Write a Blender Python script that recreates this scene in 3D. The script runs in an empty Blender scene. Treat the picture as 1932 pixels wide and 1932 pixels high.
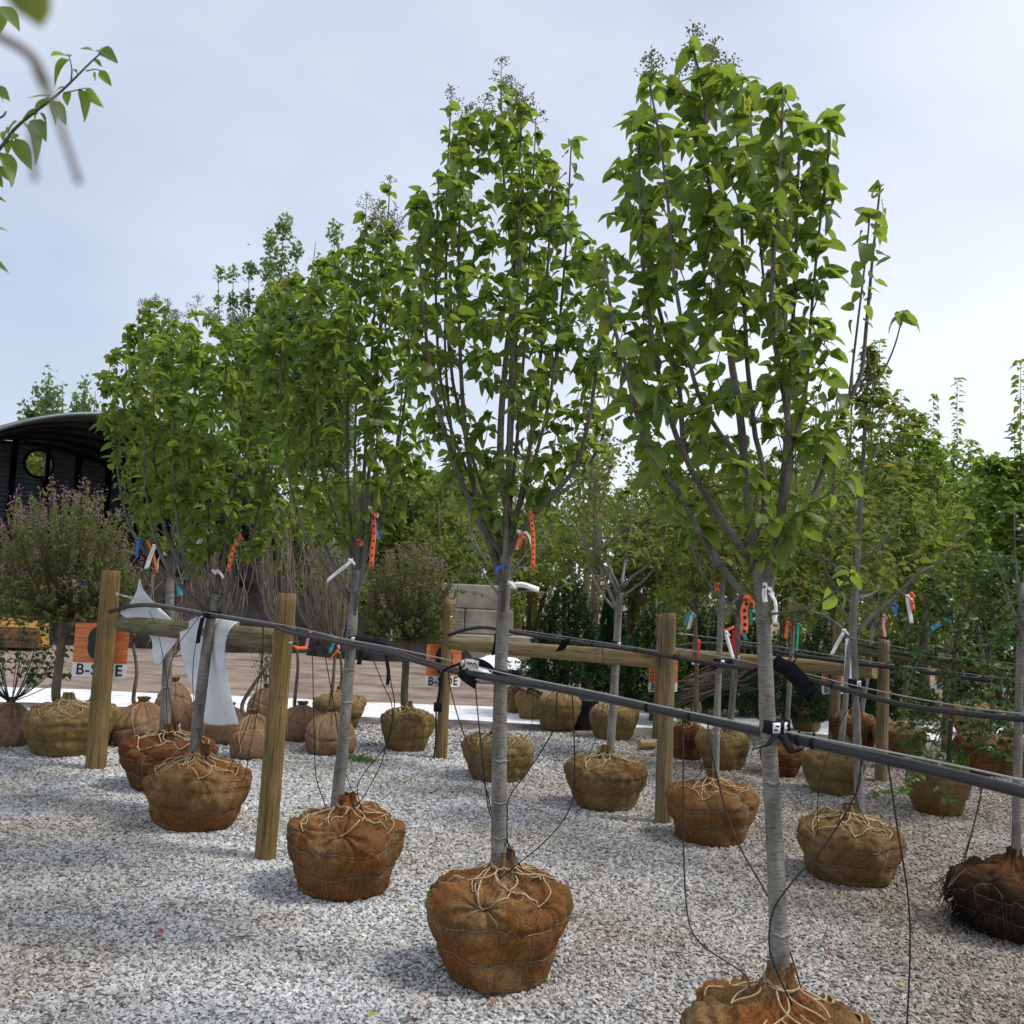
import bpy, math, random
import numpy as np
from mathutils import Vector, Matrix

# ------------------------------------------------------------------ camera, light, exposure
SC = bpy.context.scene
COL = SC.collection
CAM_H = 1.7
FPX = 1860.0                      # focal length in pixels of a 1932 px wide frame
PITCH = math.atan(149 / 1860)
ROLL = 0.046
_R = np.array([1, 0, 0.]); _F = np.array([0, math.cos(PITCH), math.sin(PITCH)]); _U = np.array([0, -math.sin(PITCH), math.cos(PITCH)])
cam = bpy.data.cameras.new('camera'); camo = bpy.data.objects.new('camera', cam); COL.objects.link(camo)
cam.sensor_width = 36; cam.lens = 36 * FPX / 1932; cam.clip_start = 0.03; cam.clip_end = 3000
cam.dof.use_dof = True; cam.dof.focus_distance = 5.0; cam.dof.aperture_fstop = 9.5
rx = math.cos(ROLL) * _R + math.sin(ROLL) * _U; uy = -math.sin(ROLL) * _R + math.cos(ROLL) * _U
camo.matrix_world = Matrix(((rx[0], uy[0], -_F[0], 0), (rx[1], uy[1], -_F[1], 0), (rx[2], uy[2], -_F[2], CAM_H), (0, 0, 0, 1)))
SC.camera = camo

SUN_EL, SUN_AZ = math.radians(56), math.atan2(-0.22, 1.0)      # azimuth measured from +X
world = bpy.data.worlds.new('World'); SC.world = world; world.use_nodes = True
wn, wl = world.node_tree.nodes, world.node_tree.links
wn.clear()
wo = wn.new('ShaderNodeOutputWorld'); bg = wn.new('ShaderNodeBackground'); sky = wn.new('ShaderNodeTexSky')
sky.sky_type = 'NISHITA'; sky.sun_disc = False; sky.sun_elevation = SUN_EL
sky.sun_rotation = math.pi / 2 - SUN_AZ; sky.dust_density = 2.0; sky.ozone_density = 1.6
tc = wn.new('ShaderNodeTexCoord'); mp = wn.new('ShaderNodeMapping')
mp.inputs['Scale'].default_value = (1.0, 1.0, 2.0); mp.inputs['Rotation'].default_value = (0.25, 0.2, 0.5)
nz = wn.new('ShaderNodeTexNoise'); nz.inputs['Scale'].default_value = 1.35; nz.inputs['Detail'].default_value = 5; nz.inputs['Roughness'].default_value = 0.45
nz.inputs['Distortion'].default_value = 0.2
cr = wn.new('ShaderNodeValToRGB'); cr.color_ramp.elements[0].position = 0.33; cr.color_ramp.elements[0].color = (0.42, 0.42, 0.42, 1)
cr.color_ramp.elements[1].position = 0.68; cr.color_ramp.elements[1].color = (1, 1, 1, 1)
sep = wn.new('ShaderNodeSeparateXYZ'); hz = wn.new('ShaderNodeMapRange')
hz.inputs['From Min'].default_value = 0.02; hz.inputs['From Max'].default_value = 0.32; hz.inputs['To Min'].default_value = 0.75; hz.inputs['To Max'].default_value = 0.0
mx0 = wn.new('ShaderNodeMath'); mx0.operation = 'MAXIMUM'
mix = wn.new('ShaderNodeMix'); mix.data_type = 'RGBA'
mix.inputs['B'].default_value = (7.0, 7.5, 8.5, 1)
wl.new(tc.outputs['Generated'], mp.inputs['Vector']); wl.new(mp.outputs['Vector'], nz.inputs['Vector']); wl.new(nz.outputs['Fac'], cr.inputs['Fac'])
wl.new(tc.outputs['Generated'], sep.inputs[0]); wl.new(sep.outputs['Z'], hz.inputs['Value'])
wl.new(cr.outputs['Color'], mx0.inputs[0]); wl.new(hz.outputs[0], mx0.inputs[1]); wl.new(mx0.outputs[0], mix.inputs['Factor'])
wl.new(sky.outputs['Color'], mix.inputs['A']); wl.new(mix.outputs['Result'], bg.inputs['Color'])
bg.inputs['Strength'].default_value = 0.094
wl.new(bg.outputs[0], wo.inputs['Surface'])
sun = bpy.data.lights.new('sun', 'SUN'); suno = bpy.data.objects.new('sun', sun); COL.objects.link(suno)
sun.energy = 1.9; sun.angle = math.radians(12); sun.color = (1.0, 0.95, 0.87)
sd = Vector((math.cos(SUN_EL) * math.cos(SUN_AZ), math.cos(SUN_EL) * math.sin(SUN_AZ), math.sin(SUN_EL)))
suno.rotation_euler = sd.to_track_quat('Z', 'Y').to_euler(); suno.location = (20, -5, 30)
SC.view_settings.view_transform = 'Standard'; SC.view_settings.look = 'None'
SC.view_settings.exposure = 0.54; SC.view_settings.gamma = 1.0; SC.view_settings.use_curve_mapping = False
SC.render.engine = 'CYCLES'
SC.cycles.max_bounces = 6; SC.cycles.transparent_max_bounces = 4; SC.cycles.caustics_reflective = False; SC.cycles.caustics_refractive = False

# ------------------------------------------------------------------ helpers
def ray(x, y):
    u = (x - 966) / FPX; v = (966 - y) / FPX
    return (u * math.cos(ROLL) - v * math.sin(ROLL)) * _R + _F + (u * math.sin(ROLL) + v * math.cos(ROLL)) * _U
C0 = np.array([0, 0, CAM_H])
def ground(x, y, z=0.0):
    d = ray(x, y); return C0 + d * ((z - CAM_H) / d[2])
def at(x, y, Y):
    d = ray(x, y); return C0 + d * (Y / d[1])
def on_row(x, y, row, off=0.0):
    (ax, ay), (bx, by) = row
    n = np.array([-(by - ay), bx - ax]); n = n / np.hypot(*n)
    if n[1] < 0: n = -n
    d = ray(x, y); k = (n[0] * ax + n[1] * ay + off) / (d[0] * n[0] + d[1] * n[1])
    return C0 + d * k
def nrm(v):
    v = np.asarray(v, float); return v / (np.linalg.norm(v, axis=-1, keepdims=True) + 1e-12)

class MB:
    def __init__(s): s.V = []; s.T = []; s.Q = []; s.t = []; s.n = 0
    def add(s, V, tris=None, quads=None, tint=0.5):
        V = np.asarray(V, float).reshape(-1, 3)
        s.V.append(V)
        if tris is not None and len(tris): s.T.append(np.asarray(tris, int) + s.n)
        if quads is not None and len(quads): s.Q.append(np.asarray(quads, int) + s.n)
        s.t.append(np.broadcast_to(np.asarray(tint, float), (len(V),))); s.n += len(V)
    def mesh(s, name, mat=None, smooth=True, org=(0, 0, 0)):
        me = bpy.data.meshes.new(name)
        if s.n == 0: return me
        V = np.concatenate(s.V) - np.asarray(org, float)
        T = np.concatenate(s.T) if s.T else np.zeros((0, 3), int); Q = np.concatenate(s.Q) if s.Q else np.zeros((0, 4), int)
        me.vertices.add(len(V)); me.vertices.foreach_set('co', V.astype(np.float32).ravel())
        li = np.concatenate([T.ravel(), Q.ravel()]).astype(np.int32)
        me.loops.add(len(li)); me.loops.foreach_set('vertex_index', li)
        ls = np.concatenate([np.arange(len(T)) * 3, len(T) * 3 + np.arange(len(Q)) * 4]).astype(np.int32)
        me.polygons.add(len(ls)); me.polygons.foreach_set('loop_start', ls)
        me.polygons.foreach_set('use_smooth', np.full(len(ls), smooth, dtype=bool))
        a = me.attributes.new('tint', 'FLOAT', 'POINT'); a.data.foreach_set('value', np.concatenate(s.t).astype(np.float32))
        if mat: me.materials.append(mat)
        me.update(calc_edges=True)
        return me
    def obj(s, name, mat, parent=None, smooth=True, kind=None):
        org = np.array(parent['_org']) if parent is not None and '_org' in parent else np.zeros(3)
        o = bpy.data.objects.new(name, s.mesh(name, mat, smooth, org)); COL.objects.link(o)
        if parent is not None: o.parent = parent; o['_org'] = list(org)
        if kind: o['kind'] = kind
        return o
def thing(name, label, cat, loc=(0, 0, 0), group=None):
    o = bpy.data.objects.new(name, None); COL.objects.link(o); o.empty_display_size = 0.1
    o.location = [float(c) for c in loc]; o['_org'] = [float(c) for c in loc]
    o['label'] = label; o['category'] = cat
    if group: o['group'] = group
    return o
def tag(o, label, cat, group=None):
    o['label'] = label; o['category'] = cat
    if group: o['group'] = group
    return o
def struct(o): o['kind'] = 'structure'; return o

def catmull(P, n):
    P = np.asarray(P, float)
    if len(P) < 3:
        t = np.linspace(0, 1, n)[:, None]; return P[0] * (1 - t) + P[-1] * t
    A = np.vstack([2 * P[0] - P[1], P, 2 * P[-1] - P[-2]]); m = len(P) - 1
    seg = np.linalg.norm(np.diff(P, axis=0), axis=1); cs = np.concatenate([[0], np.cumsum(seg)])
    s = np.linspace(0, cs[-1], n); i = np.clip(np.searchsorted(cs, s, side='right') - 1, 0, m - 1)
    t = ((s - cs[i]) / (seg[i] + 1e-9))[:, None]
    p0, p1, p2, p3 = A[i], A[i + 1], A[i + 2], A[i + 3]
    return 0.5 * (2 * p1 + (p2 - p0) * t + (2 * p0 - 5 * p1 + 4 * p2 - p3) * t * t + (3 * p1 - p0 - 3 * p2 + p3) * t ** 3)
def tube(P, rad, sides=8, cap=True, rfun=None):
    P = np.asarray(P, float); n = len(P); rad = np.broadcast_to(np.asarray(rad, float), (n,))
    T = nrm(np.gradient(P, axis=0))
    a = np.array([1.0, 0, 0]) if abs(T[0][0]) < 0.8 else np.array([0, 1.0, 0])
    X = nrm(a - T * (T @ a)[:, None]) if n < 3 or np.all(np.abs(T @ a) < 0.93) else None
    if X is None:
        X = np.zeros_like(P); x = nrm(a - T[0] * (a @ T[0]))
        for i in range(n):
            x = nrm(x - T[i] * (x @ T[i])); X[i] = x
    Y = np.cross(T, X)
    th = np.arange(sides) * 2 * math.pi / sides
    R = rad[:, None] * np.ones((1, sides))
    if rfun is not None: R = R * rfun(np.linspace(0, 1, n)[:, None], th[None, :])
    V = P[:, None, :] + R[..., None] * (np.cos(th)[None, :, None] * X[:, None, :] + np.sin(th)[None, :, None] * Y[:, None, :])
    i = np.arange(n - 1)[:, None] * sides; j = np.arange(sides)[None, :]; k = (j + 1) % sides
    Q = np.stack([i + j, i + k, i + sides + k, i + sides + j], -1).reshape(-1, 4)
    V = V.reshape(-1, 3); tr = None
    if cap:
        V = np.vstack([V, P[0], P[-1]]); jj = np.arange(sides); kk = (jj + 1) % sides; b = (n - 1) * sides
        tr = np.vstack([np.stack([kk, jj, np.full(sides, n * sides)], -1), np.stack([b + jj, b + kk, np.full(sides, n * sides + 1)], -1)])
    return V, tr, Q
def box(c, s, rot=0.0, tilt=None):
    x, y, z = np.array(s) / 2
    V = np.array([[-x, -y, -z], [x, -y, -z], [x, y, -z], [-x, y, -z], [-x, -y, z], [x, -y, z], [x, y, z], [-x, y, z]])
    if tilt is not None: V = V @ np.array(Matrix(tilt).to_3x3() if not isinstance(tilt, np.ndarray) else tilt).T
    ca, sa = math.cos(rot), math.sin(rot)
    V = np.stack([V[:, 0] * ca - V[:, 1] * sa, V[:, 0] * sa + V[:, 1] * ca, V[:, 2]], -1) + np.asarray(c)
    return V, None, [[0, 3, 2, 1], [4, 5, 6, 7], [0, 1, 5, 4], [1, 2, 6, 5], [2, 3, 7, 6], [3, 0, 4, 7]]
def strip(P, W, width, thick=0.0008):
    """A thin ribbon with real thickness along the points P; W is its cross direction."""
    P = np.asarray(P, float); n = len(P); W = nrm(np.broadcast_to(np.asarray(W, float), P.shape)); T = nrm(np.gradient(P, axis=0)); N = nrm(np.cross(T, W))
    w = np.broadcast_to(np.asarray(width, float), (n,))[:, None] / 2
    V = np.stack([P - W * w - N * thick, P + W * w - N * thick, P + W * w + N * thick, P - W * w + N * thick], 1).reshape(-1, 3)
    i = np.arange(n - 1)[:, None] * 4; j = np.arange(4)[None, :]; k = (j + 1) % 4
    Q = np.stack([i + j, i + k, i + 4 + k, i + 4 + j], -1).reshape(-1, 4)
    Q = np.vstack([Q, [[3, 2, 1, 0]], [[(n - 1) * 4 + a for a in range(4)]]])
    return V, None, Q
def bez(a, b, c, n):
    t = np.linspace(0, 1, n)[:, None]; return a * (1 - t) ** 2 + 2 * b * t * (1 - t) + c * t * t

# ------------------------------------------------------------------ materials
def mat(name):
    m = bpy.data.materials.new(name); m.use_nodes = True
    nt = m.node_tree; return m, nt.nodes, nt.links, nt.nodes['Principled BSDF']
def ramp(n, pts):
    r = n.new('ShaderNodeValToRGB'); e = r.color_ramp.elements
    while len(e) < len(pts): e.new(0.5)
    for k, (p, c) in enumerate(pts): e[k].position = p; e[k].color = (*c, 1)
    return r
def noise(n, l, scale, detail=4, rough=0.55, coord='Object', sc=(1, 1, 1)):
    t = n.new('ShaderNodeTexCoord'); mpp = n.new('ShaderNodeMapping'); mpp.inputs['Scale'].default_value = sc
    z = n.new('ShaderNodeTexNoise'); z.inputs['Scale'].default_value = scale; z.inputs['Detail'].default_value = detail; z.inputs['Roughness'].default_value = rough
    if coord == 'World':
        g = n.new('ShaderNodeNewGeometry'); l.new(g.outputs['Position'], mpp.inputs['Vector'])
    else: l.new(t.outputs[coord], mpp.inputs['Vector'])
    l.new(mpp.outputs['Vector'], z.inputs['Vector']); return z
def bump(n, l, b, src, strength=0.3, dist=0.01):
    u = n.new('ShaderNodeBump'); u.inputs['Strength'].default_value = strength; u.inputs['Distance'].default_value = dist
    l.new(src, u.inputs['Height']); l.new(u.outputs['Normal'], b.inputs['Normal']); return u
def mixc(n, l, fac, a, b, mode='MIX'):
    x = n.new('ShaderNodeMix'); x.data_type = 'RGBA'; x.blend_type = mode
    for k, v in (('Factor', fac), ('A', a), ('B', b)):
        if isinstance(v, (int, float)): x.inputs[k].default_value = v
        elif isinstance(v, tuple): x.inputs[k].default_value = (*v, 1) if len(v) == 3 else v
        else: l.new(v, x.inputs[k])
    return x.outputs['Result']
def simple(name, c, rough=0.6, spec=0.3, metal=0.0, var=0.25, scale=12, bmp=0.0, bscale=60):
    m, n, l, b = mat(name)
    z = noise(n, l, scale)
    r = ramp(n, [(0.3, tuple(x * (1 - var) for x in c)), (0.7, tuple(min(1, x * (1 + var)) for x in c))])
    l.new(z.outputs['Fac'], r.inputs['Fac']); l.new(r.outputs['Color'], b.inputs['Base Color'])
    b.inputs['Roughness'].default_value = rough; b.inputs['Specular IOR Level'].default_value = spec; b.inputs['Metallic'].default_value = metal
    if bmp: bump(n, l, b, noise(n, l, bscale, 6).outputs['Fac'], bmp, 0.01)
    return m
def leaf_mat(name, cols, trans=0.35, tcol=(0.30, 0.42, 0.04), rough=0.42, spec=0.45):
    m, n, l, b = mat(name)
    a = n.new('ShaderNodeAttribute'); a.attribute_name = 'tint'
    r = ramp(n, cols); l.new(a.outputs['Fac'], r.inputs['Fac'])
    z = noise(n, l, 35, 3)
    c2 = mixc(n, l, 0.35, r.outputs['Color'], z.outputs['Color'], 'OVERLAY')
    l.new(c2, b.inputs['Base Color']); b.inputs['Roughness'].default_value = rough; b.inputs['Specular IOR Level'].default_value = spec
    t = n.new('ShaderNodeBsdfTranslucent'); tcx = mixc(n, l, 0.6, r.outputs['Color'], tcol); l.new(tcx, t.inputs['Color'])
    ms = n.new('ShaderNodeMixShader'); ms.inputs[0].default_value = trans
    l.new(b.outputs[0], ms.inputs[1]); l.new(t.outputs[0], ms.inputs[2]); l.new(ms.outputs[0], n['Material Output'].inputs['Surface'])
    return m
def bark_mat(name, dark, light, scale=14, band=True):
    m, n, l, b = mat(name)
    z = noise(n, l, scale, 7, 0.6, 'World', (1.0, 1.0, 0.45)); r = ramp(n, [(0.3, dark), (0.68, light)]); l.new(z.outputs['Fac'], r.inputs['Fac'])
    z2 = noise(n, l, 60, 3, 0.5, 'World', (0.55, 0.55, 2.6)); r2 = ramp(n, [(0.36, (0.5, 0.48, 0.45)), (0.5, (1, 1, 1))]); l.new(z2.outputs['Fac'], r2.inputs['Fac'])
    z3 = noise(n, l, 3.0, 3, 0.5, 'World'); r3 = ramp(n, [(0.42, (1, 1, 1)), (0.7, (0.78, 0.84, 0.66))]); l.new(z3.outputs['Fac'], r3.inputs['Fac'])
    c = mixc(n, l, 0.7, r.outputs['Color'], r2.outputs['Color'], 'MULTIPLY'); c = mixc(n, l, 0.6, c, r3.outputs['Color'], 'MULTIPLY')
    l.new(c, b.inputs['Base Color']); b.inputs['Roughness'].default_value = 0.8; b.inputs['Specular IOR Level'].default_value = 0.2
    bump(n, l, b, z2.outputs['Fac'], 0.5, 0.006)
    return m
def burlap_mat(name, tan, rust, dark, seed=0.0, rustpos=0.5):
    m, n, l, b = mat(name)
    oi = n.new('ShaderNodeObjectInfo')
    t = n.new('ShaderNodeTexCoord'); ad = n.new('ShaderNodeVectorMath'); ad.operation = 'ADD'
    cx = n.new('ShaderNodeCombineXYZ'); ml = n.new('ShaderNodeMath'); ml.operation = 'MULTIPLY'; ml.inputs[1].default_value = 37.0
    l.new(oi.outputs['Random'], ml.inputs[0]); l.new(ml.outputs[0], cx.inputs[0]); l.new(ml.outputs[0], cx.inputs[1])
    l.new(t.outputs['Object'], ad.inputs[0]); l.new(cx.outputs[0], ad.inputs[1])
    def nn(s, d, r):
        z = n.new('ShaderNodeTexNoise'); z.inputs['Scale'].default_value = s; z.inputs['Detail'].default_value = d; z.inputs['Roughness'].default_value = r
        l.new(ad.outputs[0], z.inputs['Vector']); return z.outputs['Fac']
    r1 = ramp(n, [(rustpos - 0.09, (0, 0, 0)), (rustpos + 0.09, (1, 1, 1))]); l.new(nn(3.4, 5, 0.6), r1.inputs['Fac'])
    c = mixc(n, l, r1.outputs['Color'], tan, rust)
    r2 = ramp(n, [(0.42, (0, 0, 0)), (0.66, (0.75, 0.75, 0.75))]); l.new(nn(5.3, 6, 0.62), r2.inputs['Fac'])
    c = mixc(n, l, r2.outputs['Color'], c, dark)
    r3 = ramp(n, [(0.3, (0.62, 0.62, 0.61)), (0.72, (1.30, 1.28, 1.24))]); l.new(nn(26, 5, 0.7), r3.inputs['Fac'])
    c = mixc(n, l, 0.85, c, r3.outputs['Color'], 'MULTIPLY')
    r4 = ramp(n, [(0.36, (0.52, 0.50, 0.46)), (0.64, (1.38, 1.36, 1.32))]); l.new(nn(105, 4, 0.75), r4.inputs['Fac'])
    c = mixc(n, l, 0.8, c, r4.outputs['Color'], 'MULTIPLY')
    l.new(c, b.inputs['Base Color']); b.inputs['Roughness'].default_value = 0.93; b.inputs['Specular IOR Level'].default_value = 0.1
    mm = n.new('ShaderNodeMath'); mm.operation = 'MULTIPLY_ADD'; mm.inputs[1].default_value = 0.5
    l.new(nn(120, 4, 0.7), mm.inputs[0]); l.new(nn(30, 5, 0.7), mm.inputs[2])
    bump(n, l, b, mm.outputs[0], 0.8, 0.014)
    return m

M = {}
M['leaf'] = leaf_mat('lilac_leaf', [(0.0, (0.050, 0.105, 0.032)), (0.4, (0.098, 0.168, 0.036)), (0.75, (0.165, 0.23, 0.040)), (0.93, (0.23, 0.26, 0.045)), (1.0, (0.28, 0.20, 0.06))], 0.55, (0.38, 0.52, 0.05), 0.46, 0.45)
M['leaf2'] = leaf_mat('young_leaf', [(0.0, (0.060, 0.105, 0.024)), (0.5, (0.115, 0.165, 0.034)), (0.85, (0.18, 0.20, 0.045)), (1.0, (0.26, 0.13, 0.06))], 0.45, (0.36, 0.44, 0.06), 0.55, 0.3)
M['leaf_maple'] = leaf_mat('maple_leaf', [(0.0, (0.065, 0.135, 0.026)), (0.5, (0.115, 0.21, 0.035)), (1.0, (0.20, 0.28, 0.05))], 0.48, (0.42, 0.56, 0.06), 0.55, 0.3)
M['leaf_dark'] = leaf_mat('hawthorn_leaf', [(0.0, (0.022, 0.055, 0.018)), (0.6, (0.045, 0.095, 0.025)), (1.0, (0.10, 0.16, 0.03))], 0.30, (0.18, 0.30, 0.03), 0.35, 0.5)
M['leaf_far'] = leaf_mat('woodland_leaf', [(0.0, (0.050, 0.095, 0.026)), (0.5, (0.11, 0.155, 0.034)), (1.0, (0.20, 0.235, 0.055))], 0.43, (0.36, 0.44, 0.07), 0.6, 0.2)
M['leaf_poplar'] = leaf_mat('poplar_leaf', [(0.0, (0.085, 0.15, 0.050)), (1.0, (0.19, 0.27, 0.10))], 0.45, (0.38, 0.52, 0.13), 0.5, 0.3)
M['leaf_lilac'] = leaf_mat('dwarf_lilac_leaf', [(0.0, (0.065, 0.105, 0.028)), (0.5, (0.115, 0.145, 0.045)), (1.0, (0.23, 0.16, 0.10))], 0.4, (0.3, 0.36, 0.07), 0.6, 0.2)
M['flower'] = leaf_mat('lilac_flower', [(0.0, (0.26, 0.11, 0.17)), (1.0, (0.50, 0.29, 0.38))], 0.3, (0.5, 0.3, 0.4), 0.7, 0.1)
M['bud'] = leaf_mat('flower_bud', [(0.0, (0.20, 0.22, 0.13)), (1.0, (0.42, 0.42, 0.28))], 0.3, (0.25, 0.3, 0.1), 0.7, 0.1)
M['needle'] = leaf_mat('spruce_needle', [(0.0, (0.016, 0.045, 0.018)), (0.6, (0.030, 0.078, 0.025)), (0.9, (0.05, 0.11, 0.025)), (1.0, (0.13, 0.20, 0.03))], 0.15, (0.12, 0.2, 0.03), 0.55, 0.3)
M['redleaf'] = leaf_mat('fallen_leaf_skin', [(0.0, (0.10, 0.012, 0.012)), (0.5, (0.30, 0.07, 0.03)), (1.0, (0.35, 0.42, 0.08))], 0.2, (0.3, 0.1, 0.05))
M['grass'] = leaf_mat('weed_blade', [(0.0, (0.05, 0.10, 0.02)), (1.0, (0.13, 0.22, 0.05))], 0.35, (0.3, 0.45, 0.06))
M['bark'] = bark_mat('grey_bark', (0.10, 0.092, 0.082), (0.265, 0.25, 0.228))
M['bark_dark'] = bark_mat('twig_bark', (0.055, 0.044, 0.038), (0.125, 0.105, 0.09), 20)
M['bark_limb_shaded'] = bark_mat('shaded_limb_bark', (0.080, 0.070, 0.060), (0.20, 0.183, 0.162), 16)  # grey bark made darker: leaf shade put into the limb colour
M['bark_pale'] = bark_mat('pale_bark', (0.15, 0.14, 0.13), (0.32, 0.305, 0.285))
M['bark_brown'] = bark_mat('brown_bark', (0.09, 0.07, 0.05), (0.20, 0.155, 0.115))
M['stem'] = bark_mat('bare_stem_bark', (0.13, 0.10, 0.085), (0.28, 0.22, 0.19), 25)
M['bur_rust'] = burlap_mat('rusty_burlap', (0.285, 0.185, 0.088), (0.205, 0.085, 0.026), (0.125, 0.073, 0.033), 0, 0.47)
M['bur_brown'] = burlap_mat('brown_burlap', (0.235, 0.155, 0.073), (0.165, 0.088, 0.032), (0.110, 0.068, 0.032), 1, 0.57)
M['bur_olive'] = burlap_mat('olive_burlap', (0.245, 0.178, 0.078), (0.195, 0.130, 0.050), (0.140, 0.095, 0.042), 2, 0.55)
M['bur_red'] = burlap_mat('red_clay_burlap', (0.18, 0.098, 0.045), (0.145, 0.052, 0.018), (0.075, 0.038, 0.018), 3, 0.45)
M['bur_sack'] = burlap_mat('pinkish_sackcloth', (0.312, 0.205, 0.130), (0.273, 0.167, 0.104), (0.203, 0.129, 0.081), 4, 0.55)
M['bur_black'] = burlap_mat('rotting_dark_burlap', (0.050, 0.035, 0.022), (0.11, 0.048, 0.018), (0.010, 0.008, 0.007), 5, 0.55)
M['twine'] = simple('sisal_twine', (0.46, 0.355, 0.22), 0.9, 0.1, 0, 0.2, 80, 0.5, 300)
M['wire'] = simple('basket_wire', (0.20, 0.165, 0.125), 0.5, 0.5, 0.5, 0.3, 30)
M['steel'] = simple('galvanised_steel', (0.55, 0.56, 0.57), 0.35, 0.5, 0.8, 0.15, 30)
M['cable'] = simple('steel_cable', (0.40, 0.40, 0.38), 0.45, 0.5, 0.6, 0.2, 60)
M['pipe'] = simple('black_polythene', (0.018, 0.019, 0.022), 0.38, 0.5, 0, 0.3, 9, 0.08, 40)
M['tubing'] = simple('black_drip_tubing', (0.008, 0.008, 0.009), 0.45, 0.4, 0, 0.2)
M['strap'] = simple('black_webbing', (0.008, 0.009, 0.014), 0.75, 0.2, 0, 0.3, 90, 0.3, 400)
M['white'] = simple('white_plastic', (0.80, 0.80, 0.79), 0.5, 0.3, 0, 0.05)
M['orange'] = simple('orange_flagging', (0.80, 0.17, 0.06), 0.5, 0.3, 0, 0.08)
M['blue'] = simple('blue_flagging', (0.03, 0.16, 0.55), 0.5, 0.3, 0, 0.08)
M['teal'] = simple('teal_flagging', (0.05, 0.38, 0.46), 0.5, 0.3, 0, 0.08)
M['greenf'] = simple('green_flagging', (0.02, 0.38, 0.22), 0.5, 0.3, 0, 0.08)
M['pink'] = simple('pink_flagging', (0.75, 0.30, 0.33), 0.5, 0.3, 0, 0.08)
M['red'] = simple('red_plastic', (0.55, 0.03, 0.03), 0.5, 0.3, 0, 0.08)
M['black'] = simple('black_print', (0.015, 0.017, 0.02), 0.6, 0.2, 0, 0.1)
M['concrete'] = simple('cast_concrete', (0.27, 0.24, 0.195), 0.9, 0.15, 0, 0.42, 1.7, 0.4, 18)
M['soil'] = simple('dark_soil', (0.022, 0.019, 0.018), 0.95, 0.1, 0, 0.5, 3, 0.8, 14)
M['yellow'] = simple('yellow_machine_paint', (0.55, 0.30, 0.065), 0.5, 0.4, 0, 0.18, 3)
M['rust'] = simple('worn_rusty_steel', (0.17, 0.09, 0.05), 0.8, 0.2, 0.2, 0.5, 7, 0.3, 40)
M['fluffy'] = simple('white_bag_film', (0.80, 0.80, 0.84), 0.55, 0.3, 0, 0.06, 10, 0.35, 22)
M['pot'] = simple('black_nursery_pot', (0.012, 0.013, 0.015), 0.5, 0.4)

def wood_mat(name, a, b_, c_):
    m, n, l, b = mat(name)
    z = noise(n, l, 9, 6, 0.6, 'Object', (6, 6, 0.35)); r = ramp(n, [(0.28, a), (0.5, b_), (0.75, c_)]); l.new(z.outputs['Fac'], r.inputs['Fac'])
    z2 = noise(n, l, 26, 4, 0.6, 'Object', (4, 4, 0.12)); r2 = ramp(n, [(0.37, (0.30, 0.25, 0.20)), (0.45, (1, 1, 1))]); l.new(z2.outputs['Fac'], r2.inputs['Fac'])
    z3 = noise(n, l, 2.1, 3); r3 = ramp(n, [(0.35, (0.72, 0.74, 0.66)), (0.65, (1.12, 1.05, 0.95))]); l.new(z3.outputs['Fac'], r3.inputs['Fac'])
    z4 = noise(n, l, 6.5, 2, 0.4, 'Object', (1, 1, 0.6)); r4 = ramp(n, [(0.66, (1, 1, 1)), (0.72, (0.38, 0.27, 0.18))]); l.new(z4.outputs['Fac'], r4.inputs['Fac'])
    c = mixc(n, l, 0.75, r.outputs['Color'], r2.outputs['Color'], 'MULTIPLY'); c = mixc(n, l, 0.9, c, r3.outputs['Color'], 'MULTIPLY'); c = mixc(n, l, 0.8, c, r4.outputs['Color'], 'MULTIPLY')
    l.new(c, b.inputs['Base Color']); b.inputs['Roughness'].default_value = 0.82; b.inputs['Specular IOR Level'].default_value = 0.2
    bump(n, l, b, z2.outputs['Fac'], 0.5, 0.01); return m
M['post'] = wood_mat('treated_post_wood', (0.132, 0.088, 0.037), (0.211, 0.148, 0.065), (0.277, 0.202, 0.105))
M['post_grey'] = wood_mat('weathered_post_wood', (0.137, 0.099, 0.056), (0.216, 0.160, 0.099), (0.288, 0.224, 0.152))
M['rail'] = wood_mat('peeled_rail_wood', (0.216, 0.154, 0.077), (0.310, 0.238, 0.126), (0.374, 0.301, 0.182))
M['rail_grey'] = wood_mat('grey_green_rail_wood', (0.099, 0.090, 0.056), (0.167, 0.157, 0.096), (0.223, 0.211, 0.136))
def cloth_mat():
    m, n, l, b = mat('white_frost_cloth'); b.inputs['Base Color'].default_value = (0.80, 0.81, 0.83, 1); b.inputs['Roughness'].default_value = 0.85; b.inputs['Specular IOR Level'].default_value = 0.15
    z = noise(n, l, 16, 7, 0.65); bump(n, l, b, z.outputs['Fac'], 0.75, 0.03)
    r = ramp(n, [(0.3, (0.72, 0.73, 0.75)), (0.6, (0.84, 0.85, 0.87))]); l.new(noise(n, l, 5, 5).outputs['Fac'], r.inputs['Fac']); l.new(r.outputs['Color'], b.inputs['Base Color'])
    t = n.new('ShaderNodeBsdfTranslucent'); t.inputs['Color'].default_value = (0.85, 0.86, 0.9, 1); ms = n.new('ShaderNodeMixShader'); ms.inputs[0].default_value = 0.35
    l.new(b.outputs[0], ms.inputs[1]); l.new(t.outputs[0], ms.inputs[2]); l.new(ms.outputs[0], n['Material Output'].inputs['Surface']); return m
M['cloth'] = cloth_mat()
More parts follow.
